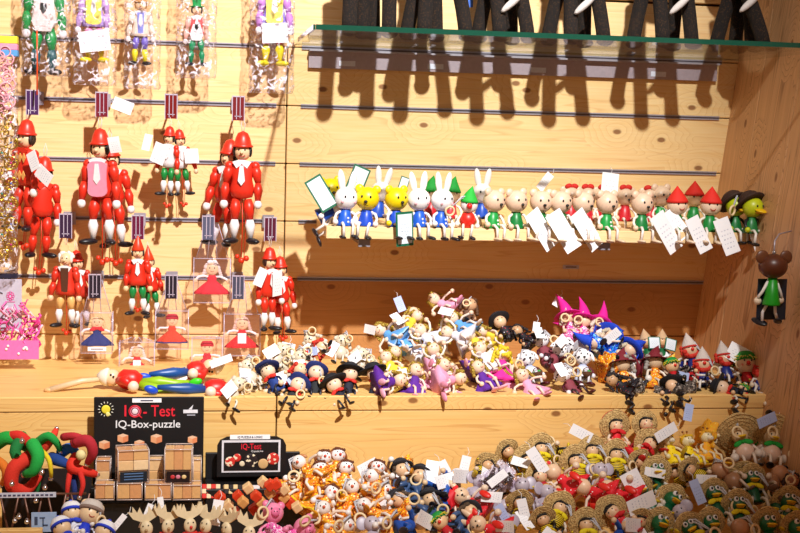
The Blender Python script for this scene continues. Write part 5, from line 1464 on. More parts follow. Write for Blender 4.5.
# ---- heap A: (kind, px, py, roll, yaw)
HA = [
 ('lamb', 247, 366, -20, 20), ('lamb', 238, 384, 30, 10), ('navy', 268, 371, -28, -20), ('lamb', 283, 350, 40, -10), ('navy_r', 298, 385, 30, -10), ('lamb', 300, 357, -30, 20), ('navy_r', 316, 373, 4, 0),
 ('redd', 322, 347, 60, 10), ('lamb', 342, 341, 10, -15), ('navy_b', 350, 374, 8, 5), ('navy_b', 374, 374, 0, 60), ('f_yell', 386, 357, -30, 10), ('lamb', 361, 354, 40, 15), ('lamb', 310, 340, -60, 15),
 ('f_blue', 380, 330, -60, -10), ('f_blue', 399, 328, -10, 10), ('f_white', 420, 330, -40, 10), ('f_pink', 434, 299, -62, 25), ('f_yell', 417, 316, 50, -10), ('f_blue', 452, 318, -50, 20), ('f_white', 447, 332, -70, 0),
 ('f_white', 433, 349, -10, 10), ('f_yell', 395, 352, 20, 10), ('f_purple', 416, 370, 8, 12), ('f_pink', 444, 365, 6, 16), ('f_yell', 470, 335, -40, 10), ('brownd', 470, 305, 20, 0), ('f_purple', 478, 367, -25, 30),
 ('f_mag', 502, 354, 4, 190), ('blackhat', 500, 322, -30, 10), ('darkfl', 517, 331, -50, 20), ('f_white', 480, 348, -30, 20), ('f_pink', 522, 375, -30, 10), ('dalm2', 541, 340, -14, 14), ('dalm', 527, 358, -12, 10),
 ('dalm2', 560, 350, 40, -10), ('witch_p', 568, 317, -8, 10), ('witch_p', 584, 321, 14, -10), ('dalm', 583, 357, 6, -8), ('witch_b', 610, 336, 62, 10), ('witch_b', 594, 342, -82, 0), ('witch_p', 600, 325, 35, 10),
 ('dalm2', 563, 374, -30, 20), ('orange_l', 622, 364, -4, -10), ('witch_b', 630, 350, 55, 0), ('orange_l', 655, 361, 4, 10), ('furry', 638, 388, 60, 20), ('furry', 660, 395, -70, 10), ('tangn', 646, 342, -6, 0), ('tangn', 662, 342, 8, 5),
 ('greenc', 672, 366, -6, 10), ('clownr', 690, 350, -8, 0), ('clownr', 703, 364, 4, -12), ('clownr', 724, 358, -4, 12), ('clowns', 746, 364, 4, -10), ('clownr', 763, 372, 22, -15), ('furry', 690, 388, 80, 10), ('navy_b', 722, 388, -75, 0),
 ('darkfl', 612, 380, -60, 0), ('clownr', 775, 395, 40, 10), ('greenc', 742, 392, 70, 10), ('blackhat', 672, 386, 40, 10), ('redd', 300, 370, 30, 10), ('navy_b', 334, 385, -30, 0), ('f_pink', 460, 378, 82, 10), ('f_purple', 400, 380, 84, 0),
]
for k, px, py, roll, yaw in HA:
    put(k, px, py, 'A', roll, 24 if py > 340 else 34, yaw)

# ---- heap B
HB = [
 ('sailw', 72, 513, -10, 10), ('sailm', 90, 514, 20, 10), ('sailw', 62, 528, -30, 0), ('sailw', 104, 532, 30, 10),
 ('pigp', 273, 513, 6, 8), ('pigp', 304, 528, 70, 10), ('cow2', 299, 462, -50, 0), ('cow', 324, 457, -6, 6), ('cow', 338, 455, 8, 10), ('cow', 320, 468, -8, 4), ('cow', 346, 467, 10, 14), ('cow2', 372, 476, -30, -20), ('cow2', 323, 508, -20, 10),
 ('cow', 378, 467, 20, -10), ('cow2', 347, 525, 30, 10), ('cow2', 364, 505, -50, 10), ('cow', 332, 492, 40, 0), ('cow2', 385, 490, 40, 0), ('denim', 402, 470, -10, 10), ('denim', 420, 476, 14, -10), ('denim2', 434, 472, -30, 10), ('denim2', 444, 484, 40, 0),
 ('denim', 399, 500, -60, 10), ('denim', 430, 500, -10, 0), ('denim2', 456, 478, 60, 10), ('mred', 461, 496, -58, 20), ('cow2', 395, 520, 20, 10), ('denim2', 420, 522, 80, 0), ('egrey', 372, 524, 0, 0), ('greenc', 440, 522, -40, 0),
 ('bee2', 508, 452, -40, 10), ('egrey', 522, 485, -10, 0), ('egrey', 547, 492, 20, 10), ('bee', 541, 449, 6, 8), ('bee', 527, 461, -14, 6), ('lady2', 540, 476, -16, 8), ('bee2', 520, 503, 10, 0), ('ballred', 553, 472, -52, 0), ('bee', 575, 461, -8, 12),
 ('bee', 592, 451, 4, 10), ('bee', 616, 455, 6, 6), ('lady', 616, 426, 4, 6), ('lady2', 646, 424, 6, 6), ('ballred', 583, 487, -70, 0), ('ballred', 608, 488, -62, 0), ('bee', 560, 508, 30, 0), ('bee2', 543, 520, -20, 0), ('egrey', 505, 520, 10, 0),
 ('giraffe', 668, 440, -14, 20), ('giraffe', 687, 441, -8, 24), ('giraffe2', 706, 437, 4, 22), ('lady', 650, 444, 50, 0), ('frog', 657, 472, 4, -6), ('frog', 640, 490, -30, 10), ('frog_s', 714, 494, -4, -4), ('frog_s', 752, 479, 4, -4), ('frog_s', 738, 505, 4, -6),
 ('frog', 711, 524, -6, 4), ('frog_s', 789, 502, 14, -14), ('frog', 768, 524, 4, 0), ('gbow', 740, 436, -10, -10), ('gbow', 772, 438, 14, -10), ('bballs', 780, 474, 60, 0), ('magd', 797, 452, 0, -10), ('egrey', 680, 512, -40, 0), ('frog', 672, 500, 40, 0),
 ('bee2', 690, 470, -60, 0), ('bee2', 640, 522, 12, 0), ('bee', 586, 525, 0, 0), ('lady', 612, 512, -50, 0), ('denim2', 628, 528, 60, 0), ('frog', 660, 524, 20, 0), ('bballs', 720, 470, -50, 0), ('magd', 792, 480, 20, 0), ('frog_s', 690, 528, -30, 0), ('egrey', 480, 482, 30, 0),
 ('mred', 478, 524, -70, 0), ('egrey', 600, 470, 0, 0), ('bee2', 640, 462, -50, 0), ('bee2', 488, 466, 60, 0), ('denim', 470, 512, 50, 0), ('bballs', 740, 528, 10, 0), ('frog', 797, 528, 10, 0), ('cow2', 352, 487, -10, 0),
]
for k, px, py, roll, yaw in HB:
    put(k, px, py, 'B', roll, 30, yaw)
# half buried ones underneath
rnd = random.Random(41)
def fill(zone, n, x0, x1, top):
    c = 0
    for _ in range(n * 6):
        if c >= n: break
        px = rnd.uniform(x0, x1)
        t = top(px)
        py = rnd.uniform(t + 12, 392 if zone == 'A' else 533)
        near = min(PLACED[zone], key=lambda q: (q[0] - px) ** 2 + (q[1] - py) ** 2 + rnd.uniform(0, 300))
        o = get_doll(near[2])
        Y = (zoneA if zone == 'A' else zoneB)(px, py) + .040
        if zone == 'A': Y = min(Y, -.05)
        place_head(o, atY(px, py, Y), rnd.uniform(-110, 110), 20, rnd.uniform(-60, 60))
        tag(o, 'half buried ' + SPEC[near[2]]['label'].split(' nearest ')[0].split(' at the ')[0].split(' with ')[0].split(' beside ')[0].split(' and ')[0].split(', red')[0], SPEC[near[2]]['cat'], 'half buried dolls ' + ('on the step' if zone == 'A' else 'in the lower tray'))
        c += 1
def topA(x):
    return float(np.interp(x, [230, 260, 300, 350, 400, 430, 470, 500, 540, 565, 600, 640, 700, 760, 790], [360, 345, 335, 335, 310, 288, 295, 310, 325, 300, 310, 345, 340, 345, 380]))
def topB(x):
    return float(np.interp(x, [290, 320, 370, 420, 480, 500, 540, 600, 650, 700, 800], [450, 440, 455, 458, 460, 435, 430, 425, 410, 420, 420]))
fill('A', 26, 245, 775, topA)
fill('B', 28, 300, 795, topB)
# loose tags scattered on the heaps
for i, (px, py, Y, roll, W, H, kd, lab) in enumerate((
    (397, 297, -.10, -22, .014, .026, 'b', 'upright blue white tag at the upper left of the fairy heap'),
    (407, 373, -.29, 80, .016, .032, 'w', 'white tag lying flat among the yellow dressed dolls'),
    (560, 296, -.10, 30, .012, .020, 'w', 'small white tag on the magenta pointed hats'),
    (537, 322, -.15, 8, .012, .026, 'w', 'white tag standing over the dark haired doll'),
    (606, 332, -.17, 62, .020, .060, 'w', 'long white tag across the blue brimmed hats'),
    (289, 343, -.18, 12, .022, .028, 'w', 'white tag with small print on the cream lambs'),
    (684, 372, -.27, 12, .020, .034, 'b', 'blue printed tag right of the green capped doll'),
    (467, 456, -.46, 14, .014, .030, 'w', 'upright white tag leaning on the step above the denim dolls'),
    (439, 462, -.46, -28, .020, .036, 'w', 'large white tag above the blue overalls'),
    (400, 496, -.53, 58, .018, .030, 'w', 'white tag lying between the denim dolls'),
    (377, 462, -.45, 66, .016, .030, 'w', 'white tag on top of the orange dressed dolls'),
    (402, 465, -.47, 10, .012, .018, 'w', 'pointed white tag left of the denim dolls'),
    (530, 449, -.48, -34, .016, .040, 'w', 'white tag across the straw hats left of centre'),
    (571, 428, -.42, -64, .016, .034, 'w', 'curled white tag left of the red rimmed straw hats'),
    (521, 499, -.56, -14, .014, .034, 'w', 'white tag with blue print beside the pale elephant'),
    (628, 472, -.52, -28, .028, .034, 'w', 'white tag with red ladybird print in the middle of the tray heap'),
    (690, 404, -.40, 12, .014, .026, 'b', 'blue printed tag above the giraffe dolls'),
    (693, 480, -.54, -22, .014, .036, 'b', 'lilac tag leaning on the straw hats'),
    (655, 497, -.57, 70, .022, .044, 'w', 'wide white tag over the green body of the large duck doll'),
    (676, 426, -.42, 62, .016, .038, 'w', 'white tag lying over the left giraffe doll'),
    (498, 505, -.58, -30, .012, .034, 'b', 'narrow blue white tag on the dotted red dress'),
    (776, 416, -.41, 70, .016, .034, 'b', 'blue tag at the foot of the side board'))):
    loose_card(px, py, Y, roll, W, H, kd, lab)
r = empty('clear_packet'); r.matrix_world = Matrix.Translation(atY(500, 482, -.50)) @ rotm(-38, 20, 0)
for k in range(6):
    MB().box((0, -.004 * k, .002 * k), (.055 - .003 * k, .0008, .030), CRINK).build('packet_layer', r)
MB().sheet(.03, .012, .0004, PAPER, (0, -.023, .012)).build('printed_insert', r)
tag(r, 'stack of whitish clear packets beside the denim dolls', 'packet')
# ------------------------------------------------------------ puzzle displays
def text(body, size, m, parent, loc, w=None, name='lettering', bold=0.0):
    cu = bpy.data.curves.new('lettering', 'FONT')
    cu.body = body; cu.size = size; cu.extrude = .0002; cu.align_x = 'CENTER'; cu.align_y = 'CENTER'; cu.offset = bold
    cu.resolution_u = 3
    t = bpy.data.objects.new('tmp', cu)
    scene.collection.objects.link(t)
    bpy.context.view_layer.update()
    me = bpy.data.meshes.new_from_object(t.evaluated_get(bpy.context.evaluated_depsgraph_get()))
    me.name = name
    bpy.data.objects.remove(t)
    me.materials.clear(); me.materials.append(m)
    if w:
        xs = [v.co.x for v in me.vertices]; k = w / (max(xs) - min(xs))
        for v in me.vertices:
            v.co.x *= k
    o = bpy.data.objects.new(name, me)
    scene.collection.objects.link(o)
    o.parent = parent; o.location = loc; o.rotation_euler = (math.radians(90), 0, 0)
    KIDS.setdefault(parent.name, []).append(o)
    return o
BK = mat('0c0a0e', .5)
REDP = mat('e8283c', .4)
YS = -.362
def P2(px, py, Y=YS):
    return atY(px, py, Y)
tl, tr_, bl = P2(94, 397), P2(204, 399), P2(94, 505)
cx, cz = (tl.x + tr_.x) / 2, tl.z
W, H = tr_.x - tl.x, tl.z - bl.z
bd = empty('puzzle_display_board'); bd.location = (cx, YS, cz - H / 2)
MB().box((0, 0, 0), (W, .004, H), BK, bev=.001).build('board', bd)
def L2(px, py, dy=-.0028):
    p = P2(px, py); return (p.x - cx, dy, p.z - (cz - H / 2))
text('- Test', .024, REDP, bd, L2(159, 411), w=.046, bold=.0002)
text('I', .024, REDP, bd, L2(125.5, 411), bold=.0002)
text('IQ-Box-puzzle', .016, mat('f2f2f6', .4), bd, L2(148, 424), w=.093, bold=.0001)
c = Vector(L2(135, 411))
q = MB()
q.torus(c, .0085, .0010, REDP, None, 24, 5); q.torus(c, .0062, .0009, mat('f08098', .4), None, 20, 5); q.ell(c, (.0044, .0006, .0044), mat('fbe4ea', .4), 14, 6)
q.tube([c + Vector((.004, 0, -.004)), c + Vector((.010, 0, -.010))], .0011, REDP, 5)
q.build('target_letter', bd)
c = Vector(L2(106, 409))
q = MB(); q.ell(c, (.0065, .0008, .0065), mat('f2e03c', .5), 16, 6); q.ell(c + Vector((.003, -.001, -.007)), (.0034, .0006, .0034), mat('f2e88c', .5), 10, 6)
for k in range(14):
    a = 2 * math.pi * k / 14
    q.tube([c + Vector((.0085 * math.cos(a), 0, .0085 * math.sin(a))), c + Vector((.0115 * math.cos(a), 0, .0115 * math.sin(a)))], .0006, mat('f4f0e0', .5), 4)
q.build('sun_emblem', bd)
c = Vector(L2(190.5, 411))
q = MB().box(c, (.021, .0008, .005), mat('e8e8f0', .4))
q.poly([(-.003, .003), (.004, .010), (.002, .003)], .0008, mat('e8e8f0', .4), c); q.box(c + Vector((.001, 0, -.0055)), (.012, .0008, .0015), mat('b8b8c4', .4))
q.build('white_emblem', bd)
q = MB().box(L2(147, 400, -.003), (.042, .001, .006), PAPER); q.box(L2(147, 400, -.0038), (.018, .0004, .0016), mat('4a4a60'))
q.build('label_strip', bd)
OR = [mat('f0a878', .5), mat('e88c5c', .5), mat('f6c8a4', .5)]
for px, py, hw in ((104.5, 443.5, .0085), (123, 437, .0085), (139.5, 443, .008), (156.5, 437.5, .009), (192.5, 438.5, .0075)):
    c = Vector(L2(px, py)); q = MB()
    a = hw * .9
    q.poly([(-a, .4 * a), (0, .75 * a), (a, .4 * a), (0, .05 * a)][::-1], .0006, OR[2], c)
    q.poly([(-a, .4 * a), (0, .05 * a), (0, -1.05 * a), (-a, -.7 * a)][::-1], .0006, OR[0], c)
    q.poly([(0, .05 * a), (a, .4 * a), (a, -.7 * a), (0, -1.05 * a)][::-1], .0006, OR[1], c)
    q.build('printed_cube', bd)
tag(bd, 'black display board reading IQ-Test IQ-Box-puzzle with sun and printed cubes', 'display board')
WD = [mat('f2cc8c', .5, bump=.1), mat('e8b870', .5, bump=.1), mat('f8dca4', .5, bump=.1), mat('e0a464', .5, bump=.1)]
stp = empty('display_steps'); stp.location = (cx, -.40, 0)
b0 = P2(148, 500, -.40)
for k, (Yk, pyk) in enumerate(((-.378, 470), (-.405, 485), (-.432, 500))):
    z = atY(148, pyk, Yk).z
    MB().box((0, Yk + .40, (z + TZ) / 2), (W, .026, z - TZ), BK, bev=.0008).build('black_step', stp)
tag(stp, 'stepped black stand under the wooden box puzzles', 'display stand')
CASE = mat('d8c8bc', .15, coat=.8)
def puzzle_box(px0, px1, py0, py1, Y, D, nx, ny, lab, plate=None, tilt=0):
    a, b = atY(px0, py1, Y), atY(px1, py1, Y); t = atY(px0, py0, Y)
    w_, h_ = b.x - a.x, t.z - a.z
    r = empty('wooden_box_puzzle'); r.location = ((a.x + b.x) / 2, Y + D / 2, a.z); r.rotation_euler = (0, 0, math.radians(tilt))
    k = 0
    lo = .36 * h_ if plate else 0
    for i in range(nx):
        for j in range(ny):
            MB().box((0, 0, 0), (w_ / nx * .975, D * .9, (h_ - lo) / ny * .975), WD[(i * 2 + j * 3 + int(px0)) % 4], bev=.0007).build('block', r, (-w_ / 2 + w_ * (i + .5) / nx, 0, lo + (h_ - lo) * (j + .5) / ny + .001))
    if lo:
        MB().box((0, 0, lo * .5), (w_ * .92, D * .84, lo * .92), WD[1], bev=.0006).build('block', r)
    e = MB()
    for sx in (-1, 1):
        for sy in (-1, 1):
            e.tube([(sx * w_ / 2, sy * D / 2, -.0005), (sx * w_ / 2, sy * D / 2, h_ + .002)], .0007, CASE, 5)
    for z in (0, h_ + .002):
        for sy in (-1, 1):
            e.tube([(-w_ / 2, sy * D / 2, z), (w_ / 2, sy * D / 2, z)], .0007, CASE, 5)
        for sx in (-1, 1):
            e.tube([(sx * w_ / 2, -D / 2, z), (sx * w_ / 2, D / 2, z)], .0007, CASE, 5)
    e.build('case_edge', r)
    MB().box((0, 0, h_ / 2 + .001), (w_ + .0012, D + .0012, h_ + .003), CLEAR).build('clear_case', r)
    if plate:
        q = MB().box((0, -D / 2 - .0014, lo * .55), (w_ * .88, .0012, lo * .95), mat(plate, .4))
        if plate == '14202c':
            for z in (.35, .6, .85):
                q.box((0, -D / 2 - .0022, lo * z), (w_ * .62, .0004, .0012), mat('5c80b0'))
        else:
            for x, cc in ((-.2, 'c83038'), (.0, 'd88098'), (.22, 'e8c88c')):
                q.ell((x * w_, -D / 2 - .0022, lo * .55), (.0035, .0006, .0030), mat(cc), 8, 5)
        q.build('printed_plate', r)
    tag(r, lab, 'puzzle')
puzzle_box(116, 147, 452, 483, -.455, .034, 2, 2, 'left clear boxed wooden puzzle with a dark blue printed plate', '14202c', 9)
puzzle_box(165, 192, 451, 483, -.450, .034, 3, 1, 'right clear boxed wooden puzzle with a colourful printed plate', '1c1014', -2)
puzzle_box(96, 110, 462, 483, -.418, .024, 1, 2, 'narrow wooden puzzle at the left end of the upper display step')
puzzle_box(149, 163, 461, 483, -.418, .024, 1, 2, 'reddish wooden puzzle between the two plated puzzles')
puzzle_box(193, 201, 461, 484, -.418, .024, 1, 2, 'slim wooden puzzle at the right end of the display')
puzzle_box(95, 114, 486, 500, -.460, .024, 2, 1, 'low tray puzzle at the left end of the bottom row')
puzzle_box(117, 142, 485, 500, -.460, .024, 2, 1, 'low tray puzzle under the blue plated box')
puzzle_box(145, 171, 486, 500, -.460, .024, 2, 1, 'low tray puzzle third from left in the bottom row')
puzzle_box(173, 201, 487, 500, -.460, .024, 3, 1, 'low tray puzzle at the right end of the bottom row')
# small display
YS2 = -.40
def P3(px, py): return atY(px, py, YS2)
a, b = P3(219, 476), P3(284, 440)
ox, oz = (a.x + b.x) / 2, (a.z + b.z) / 2
sd = empty('small_display_sign'); sd.location = (ox, YS2, oz)
def L3(px, py, dy): p = P3(px, py); return Vector((p.x - ox, dy, p.z - oz))
pts = [(-.050, -.030), (-.050, .016), (-.046, .024), (-.036, .029), (.036, .029), (.046, .024), (.050, .016), (.050, -.030)]
MB().poly(pts[::-1], .004, BK, (0, 0, .003)).build('backing', sd)
fr0, fr1 = L3(221.5, 472, 0), L3(280.5, 439.5, 0)
MB().box(((fr0.x + fr1.x) / 2, -.0028, (fr0.z + fr1.z) / 2), (fr1.x - fr0.x, .001, fr1.z - fr0.z), mat('e8e6ee', .4)).build('white_frame', sd)
MB().box(((fr0.x + fr1.x) / 2, -.0036, (fr0.z + fr1.z) / 2), (fr1.x - fr0.x - .006, .001, fr1.z - fr0.z - .006), BK).build('picture', sd)
text('IQ-Test', .012, REDP, sd, L3(251, 446, -.0044), w=.029, bold=.0001)
text('IQ-puzzle line', .004, WHITE, sd, L3(257, 450.5, -.0044), w=.017)
CHK = speckle('checker_print', '20161a', ['e8d8b8', '20161a', 'e8d8b8', '20161a'], 260, .5, .6)
CHKR = speckle('checker_red_print', 'c82c24', ['f0dcc0', 'c82c24', 'f0dcc0', 'c82c24'], 260, .5, .6)
q = MB()
for px, py, rr, mm in ((230, 461, .0075, CHKR), (237, 457, .006, CHKR), (250.5, 460, .0105, CHK), (263, 463, .0075, mat('d8b078', .5)), (273, 458, .009, CHKR), (242, 463, .004, mat('e8d8b8'))):
    q.ell(L3(px, py, -.0042), (rr, .0008, rr), mm, 16, 8)
q.build('printed_puzzles', sd)
q = MB().box(L3(250, 436.5, -.003), (.058, .001, .0065), PAPER)
hs = q.build('header_strip', sd)
text('IQ PUZZLE & LOGIC', .0042, mat('303448'), sd, L3(250, 436.5, -.0040), w=.036)
tag(sd, 'small black sign with white frame reading IQ-Test over checkered puzzles', 'sign')
a, b = atY(205, 500, -.39), atY(300, 452, -.375)
MBk = MB().box((0, 0, 0), (b.x - a.x, .006, b.z - TZ), BK, bev=.001)
r = empty('black_display_tray'); r.location = ((a.x + b.x) / 2, -.372, (b.z + TZ) / 2)
MBk.build('back_panel', r)
zz = atY(240, 488, -.43).z
MB().box((0, -.035, (zz + TZ) / 2 - (b.z + TZ) / 2), (b.x - a.x, .06, zz - TZ), BK, bev=.001).build('base', r)
tag(r, 'low black display tray under the small sign', 'display stand')
r0 = (b.z + TZ) / 2
def checker(px, py, Y, n, m_, cols, lab, rot=0, s=.0068):
    r = empty('checkered_puzzle'); r.matrix_world = Matrix.Translation(atY(px, py, Y)) @ rotm(rot, 20, 15)
    ms = [mat(c, .45) for c in cols]
    for i in range(n):
        for j in range(m_):
            MB().box((0, 0, 0), (s * .97,) * 3, ms[(i + j) % len(ms)], bev=.0006).build('cube', r, ((i - n / 2) * s, 0, (j - m_ / 2) * s))
    tag(r, lab, 'puzzle')
checker(213, 489, -.43, 4, 3, ('d82c24', 'f0d8b0'), 'red and natural checkered cube puzzle left under the small sign')
checker(235, 487, -.43, 4, 2, ('1a1216', 'e8c890'), 'black and natural checkered cube puzzle under the small sign')
p = atY(252, 487, -.47)
tag(MB().box((0, 0, 0), (.022, .001, .005), PAPER).build('price_strip', None, p), 'white price strip on the display under the small sign', 'price label')
# chain of red and natural cubes
SN = [(220, 497), (228, 505), (236, 513), (243, 502), (238, 496), (248, 488), (256, 496), (262, 503), (254, 509), (263, 482), (270, 485), (270, 493), (278, 497), (284, 489), (276, 484), (284, 497), (290, 503), (297, 507)]
r = empty('cube_chain_puzzle'); b0 = atY(255, 497, -.53); r.location = b0
for i, (px, py) in enumerate(SN):
    p = atY(px, py, -.535 + .010 * math.sin(i * 1.7)) - b0
    o = MB().box((0, 0, 0), (.0122, .0122, .0122), mat(('e2401c', 'f2cc94', 'e2401c', 'e8a860')[i % 4], .45), bev=.0012).build('cube', r, p)
    o.rotation_euler = (.25, .72 + .1 * (i % 3), .2)
tag(r, 'twisted chain of red and natural wood cubes in front of the display', 'puzzle')

# antlered wooden cutouts along the bottom
rnd = random.Random(12)
def reindeer(px, py, roll, lab):
    r = empty('wooden_reindeer'); r.matrix_world = Matrix.Translation(atY(px, py, -.575)) @ rotm(roll, 10, rnd.uniform(-45, 45))
    wm = mat('ead6ae', .5)
    ant = [(-.004, 0), (-.016, .006), (-.022, .016), (-.016, .014), (-.015, .022), (-.010, .013), (-.006, .020), (-.003, .010), (.003, .010), (.006, .020), (.010, .013), (.015, .022), (.016, .014), (.022, .016), (.016, .006), (.004, 0)]
    MB().poly(ant[::-1], .004, wm).build('antlers', r)
    h = MB().ell((0, -.004, -.008), (.0085, .005, .010), wm, 14, 10).build('head', r)
    q = MB(); q.ell((0, -.0095, -.010), .0022, mat('d8281c' if px % 2 else 'b89468', .3), 8, 6)
    for sx in (-1, 1): q.ell((sx * .0035, -.0085, -.004), .0010, BLACK, 6, 5)
    q.build('face', h)
    MB().lathe([(.012, -.045), (.010, -.03), (.007, -.018)], mat('8c4a2a', .6), 14).build('body', r)
    MB().torus((0, -.001, -.019), .008, .0028, mat('d8241c', .7), (90, 0, 0), 14, 6).build('red_scarf', r)
    tag(r, lab, 'reindeer', 'wooden reindeer along the bottom')
for px, py, roll, lab in ((146, 522, -8, 'wooden reindeer leftmost of the antlered row, red scarf'), (168, 520, 6, 'wooden reindeer second from left in the antlered row'), (189, 519, -4, 'wooden reindeer in the middle of the antlered row'),
                          (208, 520, 8, 'wooden reindeer fourth from left in the antlered row'), (228, 523, -6, 'wooden reindeer at the right end left of the pink pig'), (250, 527, 5, 'wooden reindeer tucked under the pink pig')):
    reindeer(px, py, roll, lab)
for px, py, roll, lab in ((151, 504, 22, 'thin white stick tag above the leftmost reindeer'), (160, 497, -8, 'upright white tag above the second reindeer'), (219, 500, 10, 'white tag rising right of the reindeer'), (125, 515, 40, 'pale printed tag left of the reindeer row')):
    loose_card(px, py, -.56, roll, .008 if px < 200 else .014, .034, 'w', lab)

# ---- felt bendy toys with bells at the left
BELL = mat('e8e6ee', .15, .95)
def felt(c): return mat(c, .85, bump=.5, bscale=700)
WBX = [
 ('green', '17a83a', [(-6, 445), (6, 438), (18, 441), (26, 448)], .0145, 'green felt horn curving over the left picture edge'),
 ('red', 'e0281c', [(8, 437), (20, 436), (30, 444), (34, 452)], .0105, 'red felt horn behind the left green one'),
 ('green', '12803a', [(22, 437), (15, 452), (24, 463), (34, 466)], .0115, 'dark green felt horn hooked downward at left centre'),
 ('red', 'e4321e', [(29, 458), (14, 468), (12, 486), (26, 490), (38, 477)], .0150, 'large red felt horn bent into a hook in front'),
 ('green', '1ab044', [(33, 445), (38, 456), (34, 470), (26, 474)], .0135, 'bright green felt horn with red tip over the red hook'),
 ('red', 'e83c24', [(38, 452), (46, 446), (53, 436), (56, 430)], .0095, 'red felt horn pointing up at the top'),
 ('green', '17a040', [(38, 442), (48, 436), (56, 442), (60, 450)], .0090, 'green felt horn behind the upright red tip'),
 ('yellow', 'f0d41c', [(43, 452), (49, 460), (51, 472), (51, 478)], .0050, 'thin yellow felt horn hanging down in the middle'),
 ('crimson', 'c02430', [(64, 437), (74, 436), (84, 438)], .0080, 'short crimson felt horn at the upper right'),
 ('crimson', 'b82030', [(76, 442), (88, 441), (93, 452), (88, 462)], .0120, 'crimson felt horn curling at the right end'),
 ('blue', '1c6cc8', [(62, 452), (70, 448), (78, 454)], .0115, 'blue felt horn with cream cuff on the right'),
 ('blue', '16408c', [(52, 458), (62, 462), (72, 466)], .0120, 'dark blue felt horn under the blue one'),
 ('red', 'e8301c', [(76, 458), (72, 467), (84, 471), (95, 474)], .0120, 'red felt horn pointing right with bell at its tip'),
 ('red', 'd8281c', [(70, 472), (68, 484), (67, 496)], .0055, 'red felt leg hanging down on the right'),
 ('red', 'd8281c', [(80, 472), (83, 484), (80, 496)], .0055, 'second red felt leg hanging down further right'),
 ('green', '0f7434', [(38, 470), (38, 482), (37, 492)], .0065, 'dark green felt leg hanging in the middle'),
 ('orange', 'e87c1c', [(-4, 460), (4, 466), (6, 476), (2, 484)], .0095, 'orange red felt horn at the left edge'),
 ('blue', '142c70', [(74, 475), (75, 488), (74, 500)], .0080, 'navy felt leg between the two red legs'),
]
for i, (cn, c, pts, rr, lab) in enumerate(WBX):
    Yb = -.46 - .008 * (i % 5)
    P = [atY(x, y, Yb - .012 * math.sin(j)) for j, (x, y) in enumerate(pts)]
    # smooth
    Q = []
    for j in range(len(P) - 1):
        p0, p1, p2, p3 = P[max(j - 1, 0)], P[j], P[j + 1], P[min(j + 2, len(P) - 1)]
        for t in (0, .25, .5, .75):
            Q.append(.5 * ((2 * p1) + (p2 - p0) * t + (2 * p0 - 5 * p1 + 4 * p2 - p3) * t * t + (3 * p1 - p0 - 3 * p2 + p3) * t ** 3))
    Q.append(P[-1])
    n = len(Q)
    rr *= .70
    R_ = [rr * (1.0 - .45 * (j / (n - 1)) ** 2) for j in range(n)]
    r = empty('felt_horn'); r.location = Q[0]
    q = MB(); q.tube([v - Q[0] for v in Q], R_, felt(c), 14); q.ell((0, 0, 0), rr, felt(c), 12, 8); q.ell(Q[-1] - Q[0], R_[-1], felt(c), 12, 8)
    q.build('stuffed_body', r)
    e = Q[-1] - Q[0] + (Q[-1] - Q[-3]).normalized() * R_[-1]
    MB().ell(e + Vector((0, -.002, 0)), .0035, BELL, 10, 8).build('bell', r)
    tag(r, lab, 'felt toy', 'felt horned toys at the lower left')
p = atY(81, 455, -.50)
tag(MB().ell((0, 0, 0), (.007, .006, .0075), mat('efe0a0', .7), 12, 8).build('cream_cuff', None, p), 'small cream cuff on the blue felt horn', 'cuff')
# dark wire basket with price strip
a, b = atY(-8, 533, -.50), atY(92, 480, -.40)
r = empty('wire_basket'); r.location = ((a.x + b.x) / 2, -.45, TZ)
hb = atY(40, 484, -.45).z - TZ
Wb = b.x - a.x
MB().box((0, .045, hb * .55), (Wb, .004, hb * 1.1), mat('1a1012', .6)).build('back_panel', r)
MB().box((0, 0, .003), (Wb, .10, .006), mat('1a1012', .6)).build('basket_floor', r)
wm = mat('6a4434', .35, .4)
for i in range(9):
    x = -Wb / 2 + Wb * i / 8
    MB().tube([(x, -.05, 0), (x + .02 * (1 if i % 2 else -1), -.052, hb)], .0016, wm, 6).build('wire', r)
for z in (.02, hb):
    MB().tube([(-Wb / 2, -.052, z), (Wb / 2, -.052, z)], .0018, wm, 6).build('rim_wire', r)
tag(r, 'dark basket with brown wires under the felt horned toys', 'basket')
p = atY(26, 495, -.53)
q = MB().box((0, 0, 0), (.078, .002, .0065), mat('d8dcec', .3))
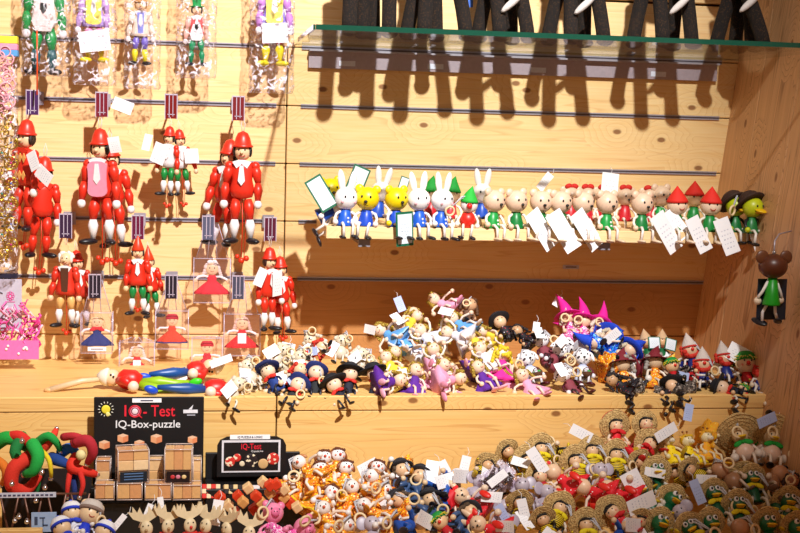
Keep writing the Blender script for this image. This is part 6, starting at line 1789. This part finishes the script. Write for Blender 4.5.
for k in range(12):
    q.box((-.033 + k * .006, -.0013, 0), (.004, .0004, .0022), mat('4c4c6c'))
tag(q.build('price_strip', None, p), 'pale price strip across the front of the wire basket', 'price label')
p = atY(44, 522, -.56)
r = empty('price_card'); r.location = p
MB().box((0, 0, 0), (.032, .002, .026), mat('a8c4ec', .4)).build('card', r)
q = MB()
for x, z, w_, h_ in ((-.010, .002, .004, .011), (-.002, .006, .007, .0015), (-.001, .000, .0015, .011), (.002, -.004, .006, .002)):
    q.box((x, -.0013, z), (w_, .0004, h_), mat('3c4c6c'))
q.build('printed_marks', r)
tag(r, 'light blue price card standing below the felt toys', 'price label')
p = atY(18, 534, -.57)
tag(MB().box((0, 0, 0), (.062, .012, .014), PINE_STEP, bev=.001).build('wooden_batten', None, p), 'short pale wooden batten at the bottom left corner', 'batten')
# bells scattered in the basket
for i, (px, py) in enumerate(((36, 501), (19, 517), (15, 521), (27, 522), (45, 488), (22, 441), (42, 472), (12, 484))):
    o = MB().ell((0, 0, 0), .0036, BELL, 10, 8).torus((0, 0, .004), .0014, .0004, BELL, None, 8, 4).build('jingle_bell', None, atY(px, py, -.515))
    tag(o, 'small silver jingle bell among the felt toys', 'bell', 'silver bells among the felt toys')

# ------------------------------------------------------------ labels that repeat get their order from the left
bpy.context.view_layer.update()
for o, anc in REG:
    o['_x'] = to_px(o.matrix_world.translation)[0]
by = {}
for o, anc in REG:
    by.setdefault(o['label'], []).append(o)
for lab, lst in by.items():
    if len(lst) > 1:
        lst.sort(key=lambda o: o['_x'])
        words = len(lab.split())
        base = lab
        if words > 13: print('LONG', lab)
        LW = len(base.split())
        for i, o in enumerate(lst):
            if len(lst) == 2:
                o['label'] = base + (', left one' if i == 0 else ', right one')
            else:
                o['label'] = base + ', %s from left' % ORD[min(i, 28)]
for o in list(bpy.data.objects):
    for k in ('_x', '_head'):
        if k in o:
            del o[k]

for o, a in REG:
    if not 4 <= len(o['label'].split()) <= 16:
        o['label'] = o['label'].replace('grey and black furry toy lying over the step edge', 'grey black furry toy')
        print('LABELLEN', o['label'])
